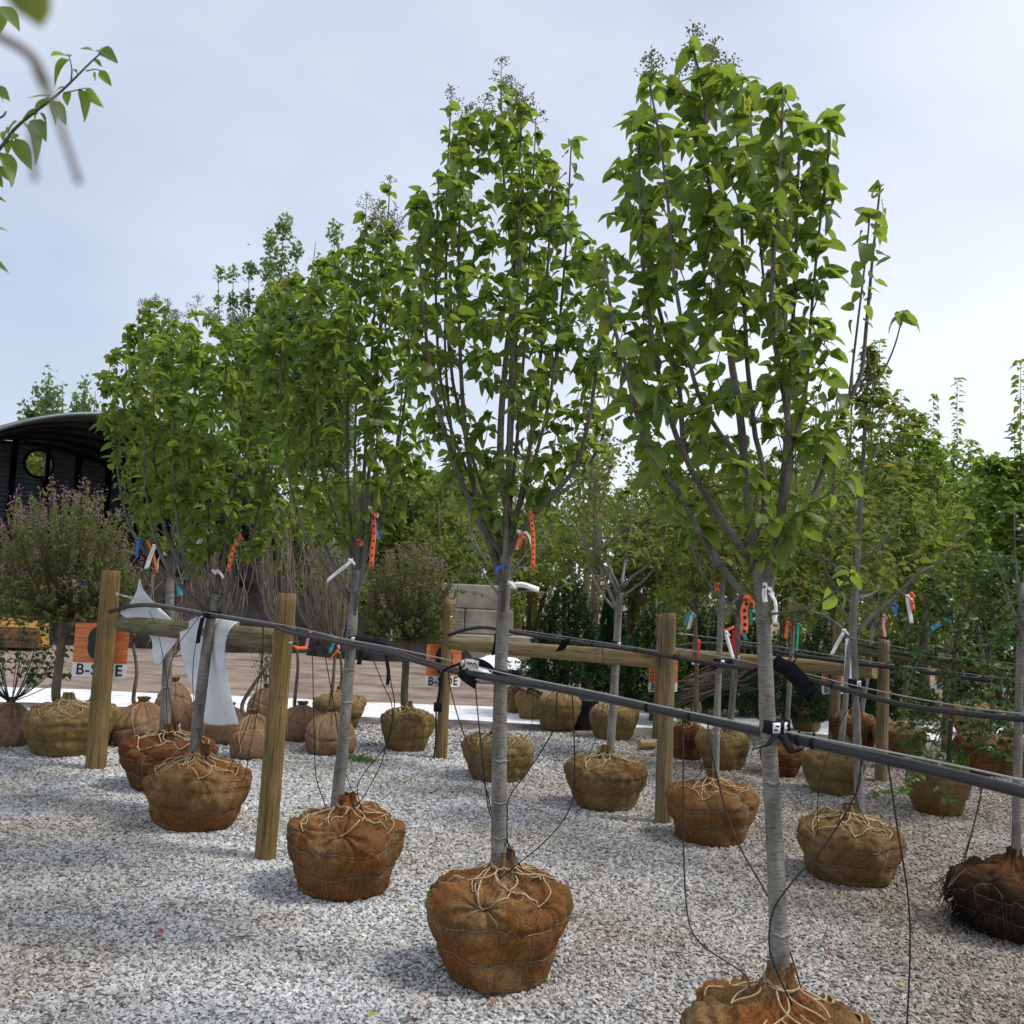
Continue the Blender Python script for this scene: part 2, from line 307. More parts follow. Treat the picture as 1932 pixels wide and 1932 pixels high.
def sign_mat():
    m, n, l, b = mat('printed_orange_planks')
    z = noise(n, l, 4, 6, 0.6, 'Object', (1.0, 1.0, 9.0)); r = ramp(n, [(0.3, (0.40, 0.075, 0.02)), (0.5, (0.62, 0.16, 0.04)), (0.72, (0.75, 0.30, 0.08))]); l.new(z.outputs['Fac'], r.inputs['Fac'])
    l.new(r.outputs['Color'], b.inputs['Base Color']); b.inputs['Roughness'].default_value = 0.5; return m
M['sign'] = sign_mat(); M['signgreen'] = simple('printed_dark_green', (0.018, 0.035, 0.022), 0.5, 0.3, 0, 0.3, 14)
def gravel_mat(name, stones):
    m, n, l, b = mat(name)
    zb = noise(n, l, 0.55, 5, 0.6, 'World'); zc = noise(n, l, 2.3, 4, 0.6, 'World')
    g = n.new('ShaderNodeNewGeometry'); sx = n.new('ShaderNodeSeparateXYZ'); l.new(g.outputs['Position'], sx.inputs[0])
    mr = n.new('ShaderNodeMapRange'); mr.inputs['From Min'].default_value = -0.6; mr.inputs['From Max'].default_value = 2.2; l.new(sx.outputs['X'], mr.inputs['Value'])
    if stones:
        oi = n.new('ShaderNodeObjectInfo')
        r = ramp(n, [(0.0, (0.17, 0.175, 0.18)), (0.12, (0.37, 0.375, 0.38)), (0.5, (0.54, 0.545, 0.55)), (0.8, (0.64, 0.64, 0.64)), (0.93, (0.74, 0.735, 0.72)), (1.0, (0.48, 0.42, 0.33))]); l.new(oi.outputs['Random'], r.inputs['Fac'])
        z = noise(n, l, 160, 3, 0.6, 'World'); r0 = ramp(n, [(0.3, (0.78, 0.78, 0.78)), (0.7, (1.15, 1.15, 1.15))]); l.new(z.outputs['Fac'], r0.inputs['Fac'])
        c = mixc(n, l, 0.8, r.outputs['Color'], r0.outputs['Color'], 'MULTIPLY')
    else:
        v = n.new('ShaderNodeTexVoronoi'); v.inputs['Scale'].default_value = 36; l.new(g.outputs['Position'], v.inputs['Vector'])
        sv = n.new('ShaderNodeSeparateColor'); l.new(v.outputs['Color'], sv.inputs[0])
        r = ramp(n, [(0.0, (0.20, 0.195, 0.185)), (0.35, (0.36, 0.355, 0.345)), (0.75, (0.52, 0.515, 0.50)), (1.0, (0.66, 0.655, 0.635))]); l.new(sv.outputs[0], r.inputs['Fac'])
        rd = ramp(n, [(0.0, (1, 1, 1)), (0.7, (0.6, 0.58, 0.55))]); l.new(v.outputs['Distance'], rd.inputs['Fac'])
        c = mixc(n, l, 1.0, r.outputs['Color'], rd.outputs['Color'], 'MULTIPLY')
        bump(n, l, b, v.outputs['Distance'], -0.8 if False else 0.8, -0.02 if False else 0.012).invert = True
    rt = ramp(n, [(0.45, (0.95, 0.95, 0.95)), (0.62, (0.70, 0.62, 0.52))]); l.new(zb.outputs['Fac'], rt.inputs['Fac'])
    c = mixc(n, l, 0.75, c, rt.outputs['Color'], 'MULTIPLY')
    rk = ramp(n, [(0.3, (0.66, 0.64, 0.6)), (0.55, (1, 1, 1))]); l.new(zc.outputs['Fac'], rk.inputs['Fac'])
    c = mixc(n, l, 0.6, c, rk.outputs['Color'], 'MULTIPLY')
    c = mixc(n, l, mr.outputs[0], c, mixc(n, l, 1.0, c, (0.66, 0.605, 0.54), 'MULTIPLY'))
    l.new(c, b.inputs['Base Color']); b.inputs['Roughness'].default_value = 0.85; b.inputs['Specular IOR Level'].default_value = 0.25
    return m
M['stone'] = gravel_mat('gravel_stone', True); M['gravel_sheet'] = gravel_mat('gravel_bed', False)
def dirt_mat(name, a, b_, c_, sc=2.0, st=(1, 1, 1), bs=0.5):
    m, n, l, b = mat(name)
    z = noise(n, l, sc, 8, 0.65, 'World', st); r = ramp(n, [(0.3, a), (0.5, b_), (0.72, c_)]); l.new(z.outputs['Fac'], r.inputs['Fac'])
    z2 = noise(n, l, 38, 4, 0.7, 'World'); r2 = ramp(n, [(0.3, (0.65, 0.65, 0.65)), (0.7, (1.25, 1.25, 1.25))]); l.new(z2.outputs['Fac'], r2.inputs['Fac'])
    l.new(mixc(n, l, 0.8, r.outputs['Color'], r2.outputs['Color'], 'MULTIPLY'), b.inputs['Base Color']); b.inputs['Roughness'].default_value = 0.95; b.inputs['Specular IOR Level'].default_value = 0.1
    bump(n, l, b, z2.outputs['Fac'], bs, 0.03); return m
M['dirt'] = dirt_mat('packed_dirt', (0.10, 0.075, 0.058), (0.25, 0.195, 0.155), (0.36, 0.29, 0.24), 1.5, (0.7, 1.0, 1))
M['mud'] = dirt_mat('dark_gravelly_mud', (0.055, 0.05, 0.046), (0.12, 0.11, 0.10), (0.33, 0.32, 0.30), 2.4, (1, 1, 1), 0.9)
M['road'] = dirt_mat('white_crushed_stone', (0.50, 0.50, 0.50), (0.74, 0.74, 0.74), (0.88, 0.88, 0.88), 5.0)
M['mound'] = simple('shed_earth', (0.03, 0.026, 0.023), 0.95, 0.1, 0, 0.4, 2, 0.8, 9)
M['roofout'] = simple('ribbed_roof_steel', (0.11, 0.135, 0.14), 0.45, 0.5, 0.5, 0.12, 2)
M['siding'] = simple('ribbed_wall_steel', (0.14, 0.165, 0.185), 0.5, 0.4, 0.3, 0.25, 2)
M['rib'] = simple('dark_steel_frame', (0.018, 0.022, 0.024), 0.6, 0.3)

# ------------------------------------------------------------------ the setting
def sheet(name, pts, z, m):
    b = MB(); b.add([(x, y, z) for x, y in pts], None, None)
    me = b.mesh(name, m); bm = bpy.data.meshes.new(name); bm.from_pydata([(x, y, z) for x, y in pts], [], [list(range(len(pts)))]); bm.materials.append(m)
    o = bpy.data.objects.new(name, bm); COL.objects.link(o); return struct(o)
sheet('ground', [(-400, -30), (400, -30), (400, 900), (-400, 900)], -0.008, M['dirt'])
# yard of gravel, its far edge wavering
rg = random.Random(4)
edge = [(x, 12.0 + 0.05 * x + rg.uniform(-0.25, 0.25)) for x in np.arange(-16, 1.0, 0.6)] + [(1.2, 13.4), (4, 15.5), (9, 18), (18, 19)]
sheet('gravel_yard', [(18, -6), *reversed(edge), (-16, -6)], -0.004, M['gravel_sheet'])
edge2 = [(x, 10.25 + 0.03 * x + rg.uniform(-0.35, 0.35)) for x in np.arange(-9, 1.0, 0.35)]
sheet('muddy_strip', [*edge2, (1.3, 11.4), (0.6, 13.15), *[(x, 13.05 + 0.02 * x) for x in np.arange(0, -10, -0.8)]], 0.0, M['mud'])
e1 = [(x, 12.95 + 0.045 * x + rg.uniform(-0.08, 0.08)) for x in np.arange(-18, 24, 0.5)]
e2 = [(x, 14.55 + 0.03 * x + rg.uniform(-0.08, 0.08)) for x in np.arange(24, -18, -0.5)]
sheet('gravel_road', e1 + e2, 0.004, M['road'])

# loose stones: geometry nodes scatter over a wedge in front of the camera
def gravel():
    b = MB(); ys = np.linspace(1.6, 12.2, 14)
    b.add(np.array([[(-1.15 - 0.57 * y, y, 0.0), (1.2 + 0.6 * y, y, 0.0)] for y in ys]).reshape(-1, 3), None, [[2 * i, 2 * i + 1, 2 * i + 3, 2 * i + 2] for i in range(13)])
    o = b.obj('gravel', M['stone'], None, False, 'stuff')
    ng = bpy.data.node_groups.new('gravel_scatter', 'GeometryNodeTree'); N, L = ng.nodes, ng.links
    ng.interface.new_socket('Geometry', in_out='INPUT', socket_type='NodeSocketGeometry'); ng.interface.new_socket('Geometry', in_out='OUTPUT', socket_type='NodeSocketGeometry')
    gi = N.new('NodeGroupInput'); go = N.new('NodeGroupOutput')
    dp = N.new('GeometryNodeDistributePointsOnFaces'); dp.distribute_method = 'RANDOM'; dp.inputs['Seed'].default_value = 7
    ps = N.new('GeometryNodeInputPosition'); sx = N.new('ShaderNodeSeparateXYZ'); L.new(ps.outputs[0], sx.inputs[0])
    mr = N.new('ShaderNodeMapRange'); mr.inputs['From Min'].default_value = 3.0; mr.inputs['From Max'].default_value = 11.5; mr.inputs['To Min'].default_value = 4700; mr.inputs['To Max'].default_value = 850
    L.new(sx.outputs['Y'], mr.inputs['Value']); L.new(mr.outputs[0], dp.inputs['Density'])
    L.new(gi.outputs[0], dp.inputs['Mesh'])
    join = N.new('GeometryNodeJoinGeometry')
    for k in range(6):
        ic = N.new('GeometryNodeMeshIcoSphere'); ic.inputs['Subdivisions'].default_value = 2 if k < 3 else 1; ic.inputs['Radius'].default_value = 1.0
        sp = N.new('GeometryNodeSetPosition'); nt = N.new('ShaderNodeTexNoise'); nt.inputs['Scale'].default_value = 0.9; nt.inputs['Detail'].default_value = 1.5
        p2 = N.new('GeometryNodeInputPosition'); ad = N.new('ShaderNodeVectorMath'); ad.operation = 'ADD'; ad.inputs[1].default_value = (k * 7.3, k * 3.1, k)
        L.new(p2.outputs[0], ad.inputs[0]); L.new(ad.outputs[0], nt.inputs['Vector'])
        sb = N.new('ShaderNodeVectorMath'); sb.operation = 'SUBTRACT'; sb.inputs[1].default_value = (0.5, 0.5, 0.5); L.new(nt.outputs['Color'], sb.inputs[0])
        sc = N.new('ShaderNodeVectorMath'); sc.operation = 'SCALE'; sc.inputs['Scale'].default_value = 2.4; L.new(sb.outputs[0], sc.inputs[0])
        L.new(ic.outputs['Mesh'], sp.inputs['Geometry']); L.new(sc.outputs[0], sp.inputs['Offset'])
        tr = N.new('GeometryNodeTransform'); tr.inputs['Scale'].default_value = (1.0 + 0.12 * k, 0.85, 0.62); L.new(sp.outputs[0], tr.inputs['Geometry'])
        sm = N.new('GeometryNodeSetMaterial'); sm.inputs['Material'].default_value = M['stone']; L.new(tr.outputs[0], sm.inputs['Geometry'])
        fl = N.new('GeometryNodeSetShadeSmooth'); fl.inputs['Shade Smooth'].default_value = False; L.new(sm.outputs[0], fl.inputs['Geometry'])
        ti = N.new('GeometryNodeGeometryToInstance'); L.new(fl.outputs[0], ti.inputs[0]); L.new(ti.outputs[0], join.inputs[0])
    io = N.new('GeometryNodeInstanceOnPoints'); io.inputs['Pick Instance'].default_value = True
    L.new(dp.outputs['Points'], io.inputs['Points']); L.new(join.outputs[0], io.inputs['Instance'])
    rv = N.new('FunctionNodeRandomValue'); rv.data_type = 'FLOAT_VECTOR'; rv.inputs[0].default_value = (-0.6, -0.6, 0); rv.inputs[1].default_value = (0.6, 0.6, 6.28); L.new(rv.outputs[0], io.inputs['Rotation'])
    rs = N.new('FunctionNodeRandomValue'); rs.data_type = 'FLOAT'; rs.inputs[2].default_value = 0.0; rs.inputs[3].default_value = 1.0; rs.inputs['Seed'].default_value = 3
    pw = N.new('ShaderNodeMath'); pw.operation = 'POWER'; pw.inputs[1].default_value = 1.7; L.new(rs.outputs[1], pw.inputs[0])
    mr2 = N.new('ShaderNodeMapRange'); mr2.inputs['To Min'].default_value = 0.0055; mr2.inputs['To Max'].default_value = 0.0115; L.new(pw.outputs[0], mr2.inputs['Value'])
    ds = N.new('ShaderNodeMapRange'); ds.inputs['From Min'].default_value = 3.0; ds.inputs['From Max'].default_value = 11.5; ds.inputs['To Min'].default_value = 1.0; ds.inputs['To Max'].default_value = 1.7; L.new(sx.outputs['Y'], ds.inputs['Value'])
    mu = N.new('ShaderNodeMath'); mu.operation = 'MULTIPLY'; L.new(mr2.outputs[0], mu.inputs[0]); L.new(ds.outputs[0], mu.inputs[1]); L.new(mu.outputs[0], io.inputs['Scale'])
    L.new(io.outputs[0], go.inputs[0])
    md = o.modifiers.new('scatter', 'NODES'); md.node_group = ng
    return o
gravel()

# ------------------------------------------------------------------ root balls
class Ball:
    """Burlapped root ball: surface point from angle and profile parameter t in 0..1 (base centre to collar)."""
    def __init__(s, cx, cy, R, H, seed, tr, sack=False, squash=0.0):
        s.c = np.array([cx, cy, 0.0]); s.R = R; s.H = H; s.tr = tr; s.sack = sack; s.rng = np.random.default_rng(seed)
        if not sack:
            P = [(0.0, 0.0), (0.58, 0.0), (0.68, 0.015), (0.75, 0.08), (0.84, 0.25), (0.94, 0.44), (1.0, 0.61), (0.995, 0.72), (0.94, 0.83), (0.82, 0.91), (0.58, 0.955), (0.30, 0.985), (tr * 2.2 / R, 1.05), (tr * 1.5 / R, 1.12), (tr * 1.4 / R, 1.19)]
        else:
            P = [(0.0, 0.0), (0.66, 0.0), (0.84, 0.03), (0.96, 0.14), (1.0, 0.32), (0.97, 0.5), (0.85, 0.67), (0.64, 0.82), (0.38, 0.93), (max(.16, tr * 1.5 / R), 1.0), (max(.15, tr * 1.35 / R), 1.05), (max(.22, tr * 2 / R), 1.13)]
        P = catmull(np.array([(r * R, 0, z * H) for r, z in P]), 200); L = np.concatenate([[0], np.cumsum(np.linalg.norm(np.diff(P, axis=0), axis=1))])
        s.Lm = L[-1]; s.L = L; s.pr = P[:, 0]; s.pz = np.maximum(P[:, 2], 0); d = np.gradient(P, axis=0); s.nr = d[:, 2]; s.nzz = -d[:, 0]; q = np.hypot(s.nr, s.nzz) + 1e-9; s.nr /= q; s.nzz /= q
        s.ng = 6 if not sack else 0
        ph0 = s.rng.uniform(0, 6.28); s.gph = ph0 + np.arange(max(1, s.ng)) * 2 * math.pi / max(1, s.ng) + s.rng.uniform(-0.12, 0.12, max(1, s.ng))
        s.gt = s.t_at_z(0.86); s.wph = np.concatenate([s.gph - 0.24, s.gph + 0.24]); s.ph = s.rng.uniform(0, 6.28, 12); s.sq = squash
    def folds(s, x, y, z):
        g = np.random.default_rng(int(s.ph[0] * 1e6)); q = np.zeros_like(x)
        for i in range(9):
            k = g.normal(0, 1, 3); k = k / np.linalg.norm(k) * g.uniform(12, 46); w = 1.3 * np.sin(g.normal(0, 9) * x + g.normal(0, 9) * y + g.normal(0, 6) * z + g.uniform(0, 6))
            q += (1 - 2 * np.abs(np.sin(k[0] * x + k[1] * y + k[2] * z + w + g.uniform(0, 6))) ** 0.7) / 3.2
        return q * 0.95
    def t_at_z(s, z):
        k = np.argmax(s.pz > z * s.H); return s.L[k] / s.Lm
    def surf(s, th, t, off=0.0):
        th = np.asarray(th, float); t = np.asarray(t, float); th, t = np.broadcast_arrays(th, t)
        a = t * s.Lm; r = np.interp(a, s.L, s.pr); z = np.interp(a, s.L, s.pz); nr = np.interp(a, s.L, s.nr); nz_ = np.interp(a, s.L, s.nzz)
        h = z / s.H; R = s.R; d = np.zeros_like(r); p = s.ph
        body = np.clip(r / R, 0, 1)
        d += R * 0.042 * (np.sin(2 * th + p[0] + 2 * h) + 0.8 * np.sin(3 * th + p[1] - 3 * h) + 0.6 * np.sin(5 * th + p[2] + 5 * h)) * body
        d += R * 0.012 * (np.sin(9 * th + p[3] + 6 * h + 2 * np.sin(2 * th)) + np.sin(13 * th + p[4] - 9 * h)) * body
        if not s.sack:
            side = ((h < 0.8) & (h > 0.04)) * 1.0
            for zr in (0.30, 0.60): d -= 0.026 * R * np.exp(-((h - zr) * s.H / (0.055 * R)) ** 2)
            for w in s.wph:
                dt = (th - w + math.pi) % (2 * math.pi) - math.pi; d -= 0.024 * R * np.exp(-(dt * r / (0.065 * R)) ** 2) * side
            sk = s.gt * s.Lm
            for k, g in enumerate(s.gph):
                u = ((th - g + math.pi) % (2 * math.pi) - math.pi) * np.maximum(r, 0.02); w = a - sk
                rho = np.hypot(u, w) / R; ang = np.arctan2(w, u)
                d -= 0.16 * R * np.exp(-(rho / 0.13) ** 2)
                d += 0.034 * R * np.sin(10 * ang + p[5] + k + 1.5 * np.sin(3 * ang + k)) * np.exp(-(rho / 0.42) ** 2) * (1 - np.exp(-(rho / 0.06) ** 2))
            top = np.clip((h - 0.84) / 0.1, 0, 1) * np.clip(r / R * 4 - 0.3, 0, 1)
            d += R * 0.014 * top * (np.sin(15 * th + p[6] + 3 * np.sin(2 * th + p[7])) + 0.7 * np.sin(26 * th + p[8] + 9 * r / R))
            d += s.folds(r * np.cos(th), r * np.sin(th), z) * R * (0.010 + 0.045 * top)
            d += s.tr * 0.30 * np.clip((h - 1.02) / 0.06, 0, 1) * np.sin(9 * th + p[11] + 2 * np.sin(2 * th))
        else:
            neck = np.clip((h - 0.42) / 0.5, 0, 1)
            d += R * 0.055 * neck * body ** 0.4 * (np.sin(13 * th + p[5] + 2 * np.sin(3 * th + p[6])) + 0.6 * np.sin(23 * th + p[7]))
            d -= R * 0.05 * np.exp(-((h - 0.55 - 0.18 * np.sin(th + p[8])) / 0.035) ** 2)
        d = d * np.clip(h / 0.06, 0, 1) + off
        rr = r + d * nr; zz = np.maximum(z + d * nz_, 0.0); 
        return np.stack([s.c[0] + rr * np.cos(th) * (1 + s.sq), s.c[1] + rr * np.sin(th) * (1 - s.sq), zz], -1)
    def mesh(s, nth, nt):
        th = np.linspace(0, 2 * math.pi, nth, endpoint=False); t = np.concatenate([[0.02], np.linspace(s.t_at_z(0.012) * 0.97, 1, nt - 1)])
        V = s.surf(th[None, :], t[:, None]).reshape(-1, 3); i = np.arange(nt - 1)[:, None] * nth; j = np.arange(nth)[None, :]; k = (j + 1) % nth
        return V, None, np.stack([i + j, i + k, i + nth + k, i + nth + j], -1).reshape(-1, 4)
def root_ball(parent, cx, cy, R, H, seed, m, tr, detail=2, sack=False, squash=0.0, twine=True):
    B = Ball(cx, cy, R, H, seed, tr, sack, squash); b = MB(); b.add(*B.mesh(*{3: (220, 110), 2: (110, 60), 1: (64, 34)}[detail]))
    o = b.obj('root_ball', m, parent); g = B.rng
    if sack:
        tw = MB(); th = np.linspace(0, 6.6, 30); tw.add(*tube(B.surf(th, B.t_at_z(0.985) + 0 * th, 0.004), 0.005, 5)); th0 = g.uniform(3.6, 5.6)
        t = np.linspace(0.35, B.t_at_z(0.98), 24); tw.add(*tube(B.surf(th0 + 0.25 * np.sin(5 * t), t, 0.003), 0.004, 5)); tw.obj('twine', M['twine'], o); return B, o
    sd = {3: 6, 2: 5, 1: 4}[detail]; wr = 0.0020 if detail == 3 else 0.0022
    wb = MB(); full = np.linspace(0, 2 * math.pi, 160)
    for zr in (0.30, 0.60):
        t = np.full(160, B.t_at_z(zr)) + 0.006 * np.sin(6 * full + zr * 9)
        for w in B.gph + 0.5:                                     # the crimps that tighten the basket
            d = ((full - w + math.pi) % (2 * math.pi) - math.pi); t = t + 0.030 * np.where(np.abs(d) < 0.09, -d / 0.09, 0) * (zr > 0.5)
        wb.add(*tube(B.surf(full, t, 0.0012), wr, sd, False))
    if detail >= 2:
        for g0 in B.gph:
            for sg in (-1, 1):
                t = np.concatenate([np.linspace(B.t_at_z(0.02), B.t_at_z(0.68), 26), np.linspace(B.t_at_z(0.70), B.gt, 8)])
                k = np.clip((t - B.t_at_z(0.68)) / (B.gt - B.t_at_z(0.68)), 0, 1); wb.add(*tube(B.surf(g0 + sg * 0.24 * (1 - k ** 1.2), t, 0.0012), wr, sd, False))
    wb.obj('wire_basket', M['wire'], o)
    if twine:
        tw = MB(); rr = 0.0031 if detail == 3 else 0.0038
        def lay(th0, t0, th1, t1, lift=0.006, n=16):
            f = np.linspace(0, 1, n); th1 = th1 + g.normal(0, .13); P = B.surf(th0 + (th1 - th0) * f + .05 * np.sin(f * 7 + th0), t0 + (t1 - t0) * f, lift)
            if g.random() < .22: return
            Q = np.array(P); Q[:, 2] = np.maximum(P[:, 2], np.linspace(P[0, 2], P[-1, 2], n) + 0.002); Q[:, :2] = P[:, :2]; Q[1:-1] = (Q[:-2] + Q[1:-1] * 2 + Q[2:]) / 4 + (0, 0, .0015); tw.add(*tube(Q, rr, sd, False))
        tm = B.t_at_z(0.955)
        for k, g0 in enumerate(B.gph):
            lay(g0, B.gt, g0 + 0.50, tm); lay(g0, B.gt, g0 - 0.50, tm); lay(g0 + 0.50, tm, g0 + 1.0, B.t_at_z(1.03)); lay(g0 - 0.50, tm, g0 - 1.1, B.t_at_z(1.02)); lay(g0 + 0.02, B.gt, g0 - 0.9, B.t_at_z(1.05), .009)
        if detail >= 2:
            fr = MB(); m_ = 260 if detail == 3 else 120; a = g.uniform(0, 6.283, m_); q = B.surf(a, g.uniform(B.t_at_z(1.02), .999, m_), 0.0); up_ = g.normal(0, 1, (m_, 3)) * (.010, .010, .006) + np.stack([np.cos(a) * .008, np.sin(a) * .008, g.uniform(-.004, .016, m_)], -1); w_ = np.stack([-np.sin(a), np.cos(a), 0 * a], -1) * .0009
            fr.add(np.stack([q - w_, q + w_, q + up_], 1).reshape(-1, 3), np.arange(3 * m_).reshape(-1, 3)); fr.obj('frayed_edge', M['twine'], o, True, 'stuff')
        th = np.linspace(0, 12.6, 44); tw.add(*tube(B.surf(th, B.t_at_z(1.07) + 0.012 * np.sin(th * 0.9), 0.004), rr, sd, False))
        for _ in range(3):
            a = g.uniform(0, 6.28); P = [B.surf(a, B.t_at_z(0.97), 0.01)]; 
            for q in range(4): P.append(P[-1] + np.array([math.cos(a + q * 0.5) * 0.035, math.sin(a + q * 0.5) * 0.035, g.uniform(-0.016, 0.012) - 0.004 * q]))
            tw.add(*tube(catmull(P, 14), rr * 0.8, sd, False))
        tw.obj('twine', M['twine'], o)
    return B, o

# ------------------------------------------------------------------ leaves and branches
def leaf_template(nst, fold=0.10, droop=0.25, width=0.36, wav=0.0, heart=True):
    y = np.linspace(0, 1, nst) ** 0.9; w = width * np.sin(np.pi * np.clip(y, 0, 1) ** 0.70) ** (0.62 if heart else 0.85) * (1 - 0.22 * y); w[0] = 0.02; w[-1] = 0.0
    zc = -droop * y ** 1.8; V = []; 
    for k in range(nst):
        cz = fold * w[k] / width + wav * math.sin(k * 2.1); yo = -0.045 if (heart and k == 1) else 0
        V += [(-w[k], y[k] + yo, zc[k] + cz), (0, y[k], zc[k]), (w[k], y[k] + yo, zc[k] + cz * 0.9)]
    V = np.array(V); V[:, 1] -= 0.0; T = []
    for k in range(nst - 1):
        a = 3 * k; T += [(a, a + 1, a + 4), (a, a + 4, a + 3), (a + 1, a + 2, a + 5), (a + 1, a + 5, a + 4)]
    return V, np.array(T)
LT_FINE = [leaf_template(8, 0.13, 0.30, 0.41), leaf_template(8, 0.20, 0.50, 0.38, 0.02), leaf_template(8, 0.07, 0.18, 0.43, 0.016), leaf_template(8, 0.18, 0.75, 0.38, 0.01)]
LT_MID = [leaf_template(4, 0.14, 0.25, 0.36), leaf_template(4, 0.2, 0.5, 0.34)]
LT_LONG = [leaf_template(4, 0.12, 0.35, 0.24, 0, False)]
LT_LOW = [(np.array([(0, 0, 0), (-0.33, 0.45, 0.06), (0, 1, -0.12), (0.33, 0.45, 0.06)]), np.array([(0, 2, 1), (0, 3, 2)]))]
def frames(D, rng, flat=1.0):
    D = nrm(D); up = np.tile(np.array([0, 0, 1.0]), (len(D), 1)) * flat + rng.normal(0, 0.45, (len(D), 3)); X = nrm(np.cross(D, up)); Z = np.cross(X, D); return X, D, Z
def add_leaves(b, P, D, S, rng, temps, tint, flat=1.0):
    if len(P) == 0: return
    X, Y, Z = frames(D, rng, flat); which = rng.integers(0, len(temps), len(P))
    for k, (tv, tt) in enumerate(temps):
        m = which == k; n = int(m.sum())
        if not n: continue
        V = P[m][:, None, :] + S[m][:, None, None] * (tv[None, :, 0:1] * X[m][:, None, :] + tv[None, :, 1:2] * Y[m][:, None, :] + tv[None, :, 2:3] * Z[m][:, None, :])
        F = tt[None] + (np.arange(n) * len(tv))[:, None, None]; b.add(V.reshape(-1, 3), F.reshape(-1, 3), None, np.repeat(tint[m], len(tv)))
class Env:
    """Crown outline: rows (y px, left px, right px) turned into half widths by height in the plane at depth Y."""
    def __init__(s, rows, Y, dk=0.85):
        q = []
        for y, a, b_ in rows:
            L = at(a, y, Y); R_ = at(b_, y, Y); q.append(((L[2] + R_[2]) / 2, L[0], R_[0]))
        q.sort(); q = np.array(q); s.z, s.l, s.r = q[:, 0], q[:, 1], q[:, 2]; s.Y = Y; s.dk = dk
    def lr(s, z): return np.interp(z, s.z, s.l), np.interp(z, s.z, s.r)
    def point(s, rng, z, rad=None, ang=None):
        l, r = s.lr(z); a = rng.uniform(0, 6.283) if ang is None else ang; q = math.sqrt(rng.uniform(0.02, 1)) if rad is None else rad
        return np.array([(l + r) / 2 + (r - l) / 2 * q * math.cos(a), s.Y + (r - l) / 2 * s.dk * q * math.sin(a), z])
class Grow:
    def __init__(s, seed): s.rng = np.random.default_rng(seed); s.N = []; s.NR = []; s.LP = []; s.LD = []; s.tips = []; s.wood = MB(); s.twig = MB(); s.sep = False; s.parts = []
    def path(s, P, r0, r1, n=8, sides=7, leaf=None, fine=False, node=True):
        P = catmull(P, n) if len(P) != n else np.asarray(P); r = np.linspace(r0, r1, n)
        if s.sep:
            b = MB(); b.add(*tube(P, r, sides, True)); s.parts.append((b, fine))
        else: (s.twig if fine else s.wood).add(*tube(P, r, sides, True))
        if node:
            s.N += list(P[1:]); s.NR += list(r[1:])
        s.tips.append((P[-1], nrm(P[-1] - P[-2])))
        if leaf: s.leafy(P, *leaf)
        return P
    def leafy(s, P, start, gap, droop, jit=0.35):
        d = np.linalg.norm(np.diff(P, axis=0), axis=1); cs = np.concatenate([[0], np.cumsum(d)]); tot = cs[-1]; g = s.rng
        pos = np.arange(start * tot, tot, gap); az = g.uniform(0, 6.28)
        for q in pos:
            p = np.array([np.interp(q, cs, P[:, k]) for k in range(3)]); az += 1.57 + g.normal(0, 0.3)
            for h in (0, math.pi):
                if g.random() < 0.12: continue
                a = az + h + g.normal(0, jit); f = q / tot
                dv = np.array([math.cos(a), math.sin(a), 0.45 * f - g.uniform(0, droop)])
                s.LP.append(p + np.array([math.cos(a), math.sin(a), 0.1]) * 0.018); s.LD.append(dv)
        for h in range(4):                                          # rosette at the tip
            a = g.uniform(0, 6.28); s.LP.append(P[-1]); s.LD.append(np.array([math.cos(a), math.sin(a), g.uniform(-0.5, 0.5)]))
    def attract(s, A, r=0.006, leaf=(0.15, 0.06, 0.9), fine=True, spread=0.6, lift=0.3, sides=5, n=6):
        for a in A:
            N = np.array(s.N); dv = a - N; dist = np.linalg.norm(dv, axis=1); c = dist + 1.6 * np.maximum(0, N[:, 2] - a[2] + 0.22 * dist) + 0.25 * np.hypot(dv[:, 0], dv[:, 1])
            c = np.where(dist < 0.05, 9, c); k = int(np.argmin(c)); p = N[k]; h = a - p
            ctrl = p + np.array([h[0] * spread, h[1] * spread, h[2] * lift]); P = bez(p, ctrl, a, n)
            r0 = min(s.NR[k] * 0.8, r * (0.6 + 0.5 * np.linalg.norm(h))); s.path(P, max(r0, 0.0022), max(0.0016, r0 * 0.4), n, sides, leaf, fine)
def flower_spray(b, p, d, size, rng):
    d = nrm(d * 0.5 + np.array([0, 0, 1.0])); k0 = p
    oc = np.array([(1, 0, 0), (-1, 0, 0), (0, 1, 0), (0, -1, 0), (0, 0, 1), (0, 0, -1)], float); of = np.array([(0, 2, 4), (2, 1, 4), (1, 3, 4), (3, 0, 4), (2, 0, 5), (1, 2, 5), (3, 1, 5), (0, 3, 5)])
    b.add(*tube(np.array([p, p + d * size]), [0.0025, 0.0012], 4, False))
    for i in range(9):
        f = i / 9; q = p + d * size * (0.15 + 0.8 * f); a = rng.uniform(0, 6.28); L = size * (0.55 - 0.4 * f); e = q + (np.array([math.cos(a), math.sin(a), 0.45])) * L
        b.add(*tube(np.array([q, e]), [0.0016, 0.001], 3, False))
        for j in range(7):
            c = q + (e - q) * rng.uniform(0.3, 1.0) + rng.normal(0, 0.008, 3); b.add(c + oc * rng.uniform(0.003, 0.0055), of, None, rng.uniform(0, 1))
